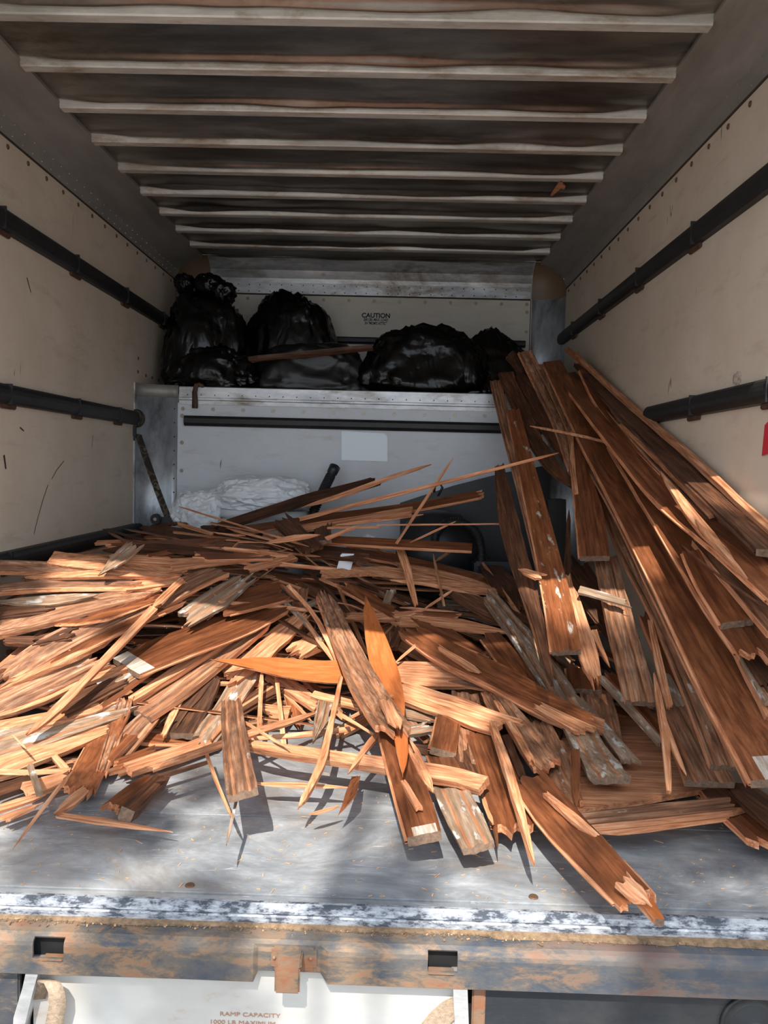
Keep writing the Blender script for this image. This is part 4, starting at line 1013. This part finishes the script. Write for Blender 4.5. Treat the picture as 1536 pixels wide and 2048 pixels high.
W|bp|p|.008|thin grey stick pointing down from the upright faded board|475,1588,7,.03;453,1688,4,.004
O|pb|p|.008|wide bright orange blade of veneer pointing left in the centre|463,1322,6,.05;540,1330,34,.05;620,1341,42,.05;690,1343,46,.05
O|pp|p|.008|upright bright orange blade behind the centre board|733,1200,10,.10;750,1270,40,.09;770,1340,54,.08;786,1400,46,.07;796,1440,18,.07
G|bb|p|.020|long centre board with broken top and torn middle|652,1196,32,.08;690,1282,46,.10;738,1378,60,.11;786,1452,58,.10
B|bp|p|.010|fresh fibrous flap at the torn middle of the centre board|770,1400,20,.125;795,1452,26,.12
V>|bc|p|.024|lower centre board reaching onto the floor with whitened end|772,1428,44,.06;800,1510,60,.05;828,1600,68,.02;848,1668,70,.004
O|pp|p|.006|orange sliver lying along the lower centre board|795,1430,20,.09;804,1490,28,.08;806,1545,4,.06
B|pp|p|.012|fresh split strip on the right side of the lower centre board|812,1470,16,.06;845,1540,20,.05;866,1580,8,.03
B|bb|p|.010|dark cracked strip on the lower centre board|806,1560,10,.035;836,1612,14,.03
V|bb|p|.016|varnished plank lying foremost on the floor, lower right|1058,1556,66,.02;1120,1636,76,.012;1190,1712,74,.008;1262,1788,66,.004
B|bb|p|.020|fresh edge strip along the foremost plank|1112,1598,12,.0;1180,1672,20,.004;1240,1730,24,.004;1296,1786,22,.004
B|bp|p|.010|fibrous torn fan at the end of the foremost plank|1250,1762,34,.024;1290,1800,26,.01
O|bc|0|.014|small orange stick end projecting over the sill|1270,1780,20,.02;1300,1810,20,.018;1320,1838,16,.018
B|bp|p|.012|split sliver beside the foremost plank top|1092,1586,8,.03;1150,1636,14,.03;1220,1692,5,.01
"""  # pale strip under the back left dark board stands in for its sunlit edge
FAN = """
D|bc|f|.020|outermost dark board against the right wall|1160,728,14;1230,800,24;1330,895,34;1440,995,44;1560,1100,56|1.12
B|bb|f|.016|reddish edge strip along the top of the outermost board|1150,705,8,.03;1240,790,9,.03;1360,890,12,.03;1480,1000,14,.03;1560,1070,16,.03|1.145
V|bp|f|.012|thin splintered stick poking up against the right wall|1134,698,10,.06;1176,737,9,.05;1215,775,5,.04
G|bb|f|.020|weathered grooved board second from the right wall|1215,810,16;1300,900,28;1400,1000,34;1560,1150,44|1.13
V|cb|f|.020|brown board with square top end near the right wall|1174,738,28,.02;1205,800,30,.02;1250,860,26,.02;1330,945,20|1.12
V|cb|f|.020|long varnished board with grey sawn top corner|1132,746,34,.03;1200,830,42,.03;1262,905,48,.03;1340,995,50,.03;1450,1085,50,.03;1570,1190,54,.03|1.07
B|bb|f|.012|narrow weathered edge strip under the sawn corner board|1240,848,8;1330,935,9;1420,1030,10|1.09
V|cb|f|.020|dark varnished board in the middle of the leaning stack|1225,890,16;1300,990,42;1372,1100,52;1440,1210,56;1500,1300,50|1.06
G|bb|f|.020|weathered board slanting to the right edge under the salmon splinter|1400,1080,24;1470,1160,30;1560,1260,40|1.1
W|bb|f|.018|grey torn board at the right edge below the dark wavy ended one|1470,1250,40;1510,1325,46;1560,1400,48|1.1
V|bb|f|.018|brown board corner at the right edge above the grey torn one|1490,1225,40;1570,1320,50|1.12
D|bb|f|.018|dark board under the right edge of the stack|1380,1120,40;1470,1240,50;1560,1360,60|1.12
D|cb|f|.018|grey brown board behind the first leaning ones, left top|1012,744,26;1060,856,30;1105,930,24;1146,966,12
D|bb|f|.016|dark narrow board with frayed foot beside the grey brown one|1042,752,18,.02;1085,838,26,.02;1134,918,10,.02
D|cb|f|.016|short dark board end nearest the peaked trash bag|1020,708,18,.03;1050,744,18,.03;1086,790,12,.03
G|cb|f|.018|pale weathered board with tape spots at its top|1050,702,26,.05;1092,786,30,.04;1122,850,30,.04;1142,935,12,.03
V>|cc|f|.022|widest long board running from the attic to the lower right corner|1104,722,34,.03;1176,866,44,.03;1253,1000,56,.03;1342,1165,66,.03;1456,1372,98,.02;1572,1556,122,.01|1.03
G|bb|f|.018|weathered tongue edge along the left of the widest board|1080,730,10,.03;1160,900,10,.03;1228,1020,12,.03;1310,1190,14,.03;1400,1372,16,.02;1500,1556,20,.01|1
G|bc|f|.022|grooved two ridged board left of the widest, reaching the floor|1196,960,22,.01;1250,1090,34,.01;1320,1222,40,.01;1388,1375,46,.01;1450,1530,54,.01
B|bb|f|.014|fresh split edge on the right of the widest board|1400,1170,8,.04;1470,1290,18,.04;1545,1430,26,.03|1.08
V|cc|f|.020|short dark board with wavy grooved end high on the right|1386,1100,40,.06;1425,1168,56,.06;1474,1242,60,.06|1.06
B|pp|f|.010|salmon pointed splinter lying on the stack at the right|1324,946,4,.06;1372,1010,20,.06;1420,1072,22,.06;1464,1112,4,.06|1.04
B|pp|f|.010|second salmon sliver just below the pointed one at the right|1392,1040,6,.06;1440,1095,14,.06;1494,1156,4,.06|1.03
D|pp|f|.006|thin dark twig lying across the boards at the right|1363,1090,4,.08;1440,1152,5,.08;1540,1220,4,.08|1.02
B|pp|f|.004|thin curved lath sweeping across the upper leaning boards|1060,852,4,.14;1180,876,6,.14;1270,904,5,.14;1336,935,4,.12
V|bc|f|.022|front leaning board with wavy grooved cut end, top right of centre|1148,840,10,.05;1160,930,34,.06;1180,1030,56,.07;1189,1112,60,.07
B|bb|f|.014|broken pale edge strip of the wavy ended board|1143,850,5,.05;1147,930,7,.06;1153,985,8,.07
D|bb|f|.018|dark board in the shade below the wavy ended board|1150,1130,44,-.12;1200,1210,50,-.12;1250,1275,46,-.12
W|bb|f|.018|sunlit grey board behind the wavy ended board|1225,1020,26,.0;1275,1130,30,.0;1310,1190,26,.0
G|cc|f|.022|grooved board with whitened strip and square foot at the right|1212,1110,44,.0;1240,1240,54,.0;1262,1320,58,-.02;1284,1402,62,-.04
B|bb|f|.012|fresh strip right of the board with the whitened strip|1300,1240,8,.0;1322,1340,18,.0;1340,1412,14,-.02
V|bb|f|.018|dark varnished board peeking out below the grooved pair|1298,1230,34,-.06;1335,1310,44,-.06;1378,1400,30,-.06
W|bb|f|.016|grey broken stick end near the whitened strip foot|1330,1350,20,-.06;1362,1412,18,-.06
G|cb|f|.018|left leaning board, narrow and grey, top against the shelf lip|990,760,22,.02;1012,850,24,.02;1038,950,24,.03;1066,1070,20,.03;1090,1180,18,.03;1108,1290,16,.02
P|cc|f|.022|front left leaning board with pale glue spots and broken foot|1026,818,24,.03;1048,910,32,.04;1070,1000,38,.05;1094,1100,46,.05;1116,1200,54,.05;1133,1300,60,.04
D|bp|f|.016|left most dark brown board standing beside the arched hose|1000,930,16,.0;1014,1020,34,.0;1034,1100,38,.0;1064,1200,30,.0;1090,1300,18,.0;1106,1368,4,.0
D|pb|f|.014|thin dark blade beside the black case|1138,1020,6,-.02;1136,1100,12,-.02;1134,1160,18,-.01
B|bb|f|.014|broken salmon end of the thin dark blade|1133,1150,18,.0;1142,1190,14,.0
B|bb|f|.022|pale brown board with forked broken foot, centre right|1140,1180,28,.0;1160,1250,36,.0;1178,1310,38,.0;1190,1352,26,-.01
B|bp|f|.012|fork tine on the right of the forked board|1186,1260,14,.0;1218,1330,4,-.02
W|cb|f|.010|short pale stick wedged level between two leaning boards|1158,1178,14,.05;1205,1190,14,.05;1250,1204,12,.05
B|pb|f|.010|salmon chip poking out left of the spotted board|1042,1139,6,.07;1078,1152,16,.07
W|bb|f|.014|long grey strip slanting down to the sheet, first|1200,1352,14,-.14;1260,1415,15,-.12;1322,1484,15,-.10
V|bb|f|.014|long brown strip slanting down to the sheet, second|1225,1350,16,-.16;1290,1420,16,-.14;1330,1470,14,-.12
G|cc|f|.020|broad grooved brown board with pale crumbling end, lower right|1345,1412,56,-.06;1380,1482,72,-.04;1420,1562,90,-.01
B|pc|f|.012|long thin splinter with cut foot standing on the sheet|1308,1346,10,.0;1326,1440,16,.0;1334,1520,15,.0;1338,1582,9,-.01
B|bp|f|.010|fresh sliver along the broad grooved brown board|1322,1420,8,.0;1350,1500,12,.0;1372,1548,5,.0
"""  # upper boards of the dark kind have their shade put into the wood colour
LOW = """
V|bb|.050|.018|saw marked board low at the right edge|1425,1566,44,0;1480,1620,60,0;1560,1680,72,0
D|cc|.080|.020|dark grooved board end at the right edge, lowest|1478,1566,30,0;1530,1612,44,0;1590,1650,50,0
V|bp|.020|.008|thin stick pointing out from under the boards, lower right|1400,1590,8,0;1462,1632,8,0;1511,1675,4,0
"""
def run(block):
    for ln in block.strip().splitlines():
        try: board(ln)
        except Exception as e: print('BAD', ln, e)
# hidden filler under the visible boards, then the visible ones
KW = {'V': 'varnished brown', 'G': 'weathered grooved', 'B': 'fresh salmon', 'D': 'dark old', 'W': 'grey weathered', 'P': 'glue-spotted brown'}
def filler(n, kinds, wr, lr, fr, seed, label, group, name, zone, ends=('bb', 'bp', 'cb', 'pp')):
    rnd = random.Random(seed); k = 0
    while k < n:
        x = rnd.uniform(zone[0], zone[1]); y = rnd.uniform(zone[2], zone[3]); hp_ = pile(x, y)
        if hp_ < .02: continue
        f_ = rnd.uniform(*fr); 
        # boards fan out: left part runs up to the right, right part down to the right, the back lies level
        if y > 1.75: a = rnd.gauss(0, .35)
        elif x < -.25: a = rnd.gauss(.62, .35)
        elif x < .35: a = rnd.choice((rnd.gauss(-1.0, .4), rnd.gauss(.2, .5)))
        else: a = rnd.gauss(-.95, .35)
        L = rnd.uniform(*lr)
        if x < -.25: y_off = 0
        dx, dy = math.cos(a)*L/2, math.sin(a)*L/2
        pts = []
        for s in (-1, 1):
            qx = max(-1.14, min(1.14, x+s*dx)); qy = max(.45, min(2.62, y+s*dy)); pts.append(Vector((qx, qy, max(.024, pile(qx, qy)*f_+rnd.uniform(-.02, .02)))))
        if (pts[1]-pts[0]).length < .08: continue
        if x > .55 and min(p.y for p in pts) < .85: continue
        wd = rnd.uniform(*wr); mid = pts[0].lerp(pts[1], .5); mid.z = max(mid.z, min(pile(mid.x, mid.y)*f_, mid.z+.03))
        C, Ws = catmull([pts[0], mid, pts[1]], [wd, wd*rnd.uniform(.8, 1.1), wd*rnd.uniform(.6, 1)], 5)
        e = rnd.choice(ends); kd = rnd.choice(kinds)
        lab = label.replace('@', KW[kd]).replace('#', ('front' if y < 1.0 else 'middle' if y < 1.75 else 'rear')+' '+('left' if x < -.35 else 'centre' if x < .35 else 'right'))
        if e[0] == 'p': Ws[0] *= .2
        if e[1] == 'p': Ws[-1] *= .2
        nr = Vector((rnd.uniform(-.35, .35), rnd.uniform(-.5, .1), 1)).normalized()
        mx, me = mesh_board(C, Ws, rnd.uniform(.008, .018) if wd > .03 else rnd.uniform(.003, .009), nr, kd, e, rnd)
        o = link(name, me); o.matrix_world = mx; tag(o, lab, 'board' if name == 'floorboard' else 'splinter', group+', '+KW[kd]+', '+lab.split(' at the ')[-1].split(' of the')[0]); k += 1
filler(120, 'VGDDBGP', (.035, .085), (.35, .8), (.25, .72), 11, '@ broken floorboard buried in the shaded gaps at the # of the pile', 'broken floorboards buried inside the pile', 'floorboard', (-1.1, .9, .6, 2.55))
filler(75, 'VGVBD', (.008, .028), (.3, .8), (.72, .94), 12, '@ loose splinter among the broken boards at the # of the pile', 'loose splinters on the left of the pile', 'wood_splinter', (-1.12, -.15, .55, 1.7))
filler(60, 'BGVBD', (.012, .04), (.3, .9), (.8, .98), 13, '@ broken strip lying level at the # of the pile', 'level strips at the back of the pile', 'wood_splinter', (-1.05, .6, 1.65, 2.55))
filler(70, 'BBBVG', (.004, .014), (.06, .28), (.95, 1.07), 14, 'small @ splinter scattered over the heap at the # of the pile', 'small splinters on the sunlit middle', 'wood_splinter', (-.55, .25, 1.15, 2.1))
filler(50, 'GVDWB', (.02, .07), (.25, .7), (.5, .8), 15, '@ broken strip beneath the leaning boards at the # of the pile', 'broken strips under the leaning boards', 'wood_splinter', (.3, 1.05, .9, 2.2))
# the sheet at the lower right: a real slab on the floor with torn front edge
def sheet():
    A = [P(1157, 1622, z=.055), P(1230, 1606, z=.055), P(1285, 1600, z=.055), P(1350, 1588, z=.055), P(1413, 1577, z=.055), P(1375, 1500, z=.06), P(1330, 1425, z=.065), P(1190, 1425, z=.065), P(1090, 1440, z=.065)]
    b = bmesh.new(); f_ = b.faces.new([b.verts.new(p) for p in A]); f_.normal_update()
    if f_.normal.z < 0: f_.normal_flip()
    r = bmesh.ops.extrude_face_region(b, geom=[f_])
    for v in [g for g in r['geom'] if isinstance(g, bmesh.types.BMVert)]: v.co.z -= .014
    bmesh.ops.recalc_face_normals(b, faces=b.faces[:])
    c = A[0].copy()
    for v in b.verts: v.co -= c
    for f_ in b.faces: f_.material_index = 0 if abs(f_.normal.z) > .5 else 1
    o = mobj('wood_sheet', b, ['bare', 'bare']); o.location = c; return o
tag(sheet(), 'broad flat sheet of fresh brown wood lying at the lower right', 'sheet')
DATA = '\n'.join(l for l in DATA.splitlines() if 'plywood-like' not in l)
run(LOW); run(DATA); ORDER = 0; run(FAN)
# plank in the attic, chip caught on the roof
board('D|cc|1.40|.018|single brown plank lying on the bags in the attic|500,716,20,y2.72;620,704,21,y2.72;745,692,22,y2.72')
b = bmesh.new(); q = [P(x, y, z=ZC-.02) for x, y in ((1101, 389), (1118, 362), (1124, 358), (1126, 366), (1131, 371), (1128, 377), (1122, 374), (1104, 390))]
f_ = b.faces.new([b.verts.new(p) for p in q]); solidify(b, geom=[f_], thickness=.006); o = mobj('wood_chip', b, 'bare'); tag(o, 'small reddish wood chip stuck to the metal roof near the right cove', 'chip')
b = bmesh.new(); c = hit(693, 1118, 'p', .10); box(b, c.x-.03, c.x+.03, c.y, c.y+.02, c.z-.07, c.z+.022, .004)
for v in b.verts: v.co.x += (v.co.z-c.z)*.25
o = mobj('white_block', b, 'white'); tag(o, 'small white plastic block standing in the middle of the pile', 'block')
# nails in a few boards
b = bmesh.new(); c = P(1101, 1588, z=.075); tube(b, [c+Vector((0, 0, -.02)), c+Vector((.004, 0, .02)), c+Vector((.006, 0, .026)), c+Vector((.006, 0, .028))], [.0015, .0015, .002, .005], 8); o = mobj('nail', b, 'rustbr')
tag(o, 'bent rusty nail sticking up at the top of the foremost plank', 'nail')
# small chips and dust on the bare floor
b = bmesh.new(); rnd = random.Random(5)
for i in range(420):
    x = rnd.uniform(-1.1, 1.15); y = .06+abs(rnd.gauss(0, .45)); 
    if y > 1.3: continue
    L_ = rnd.uniform(.002, .012)*(2.2 if rnd.random() < .08 else 1)
    bmesh.ops.create_cube(b, size=1, matrix=Matrix.Translation((x, y, .0012)) @ Matrix.Rotation(rnd.uniform(0, 6.3), 4, 'Z') @ Matrix.Diagonal((L_, rnd.uniform(.0008, .0028), .0012, 1)))
o = mobj('wood_chips', b, 'chip'); tag(o, 'tiny wood chips and slivers strewn over the bare floor', 'chips', kind='stuff')
# ------------------------------------------------------------------ tree behind the photographer: its crown gives the dappled shade
tr = empty('tree', (-1.5, -9.5, -.9)); tag(tr, 'leafy tree standing behind the photographer, shading the truck', 'tree')
SH = [  # (point that lies in shade, cluster radius, share of leaves, distance up the sunbeam)
 ((.93, .72, .1), .48, 1.0, 8.0), ((.50, 1.80, .45), .36, 1.0, 8.5), ((.35, 2.0, .45), .22, .8, 7.8),
 ((-.50, .30, 0), .20, .9, 7.5), ((-1.12, 1.05, .5), .18, 1.0, 8.2), ((.75, .22, 0), .20, .35, 7.7), ((-.22, -.05, -.1), .2, 1.0, 7.2), ((.2, .1, 0), .13, .6, 8),
 ((-.55, .42, .0), .16, .5, 8.4), ((1.15, .3, 0), .25, .5, 7.4), ((.9, -.05, -.1), .22, .5, 7.9), ((-.95, .1, 0), .14, .35, 7.3), ((.5, 1.2, .2), .22, .8, 8.1), ((-.7, 1.0, .35), .07, .5, 8), ((-.30, .62, .0), .10, .5, 7.7)]
b = bmesh.new(); rnd = random.Random(21); cents = []
for (p, rad, dens, dist) in SH:
    c = Vector(p)-SUN*dist; cents.append(c)
    for i in range(int(2600*dens*rad*rad/.2)+40):
        v = Vector((rnd.gauss(0, 1), rnd.gauss(0, 1), rnd.gauss(0, 1))); v = v.normalized()*rad*rnd.random()**.45
        q = c+v; s = rnd.uniform(.02, .04); u = Vector((rnd.gauss(0, 1), rnd.gauss(0, 1), rnd.gauss(0, 1))).normalized(); w_ = u.orthogonal().normalized()
        a_ = q-u*s; e_ = q+u*s; b.faces.new([b.verts.new(a_), b.verts.new(q+w_*s*.5), b.verts.new(e_), b.verts.new(q-w_*s*.5)])
o = mobj('leaves', b, 'leaf'); o['kind'] = 'stuff'; child(o, tr)
b = bmesh.new(); base = Vector((-1.5, -9.5, -.9)); fork = Vector((-1.2, -9.0, 4.5)); tube(b, [base, base+Vector((.05, .1, 2.4)), fork], [.2, .16, .12], 12); child(mobj('trunk', b, 'bark'), tr)
for c in cents[:8]:
    b = bmesh.new(); tube(b, [fork, fork.lerp(c, .5)+Vector((0, 0, .3)), c], [.05, .03, .01], 8); child(mobj('branch', b, 'bark'), tr)
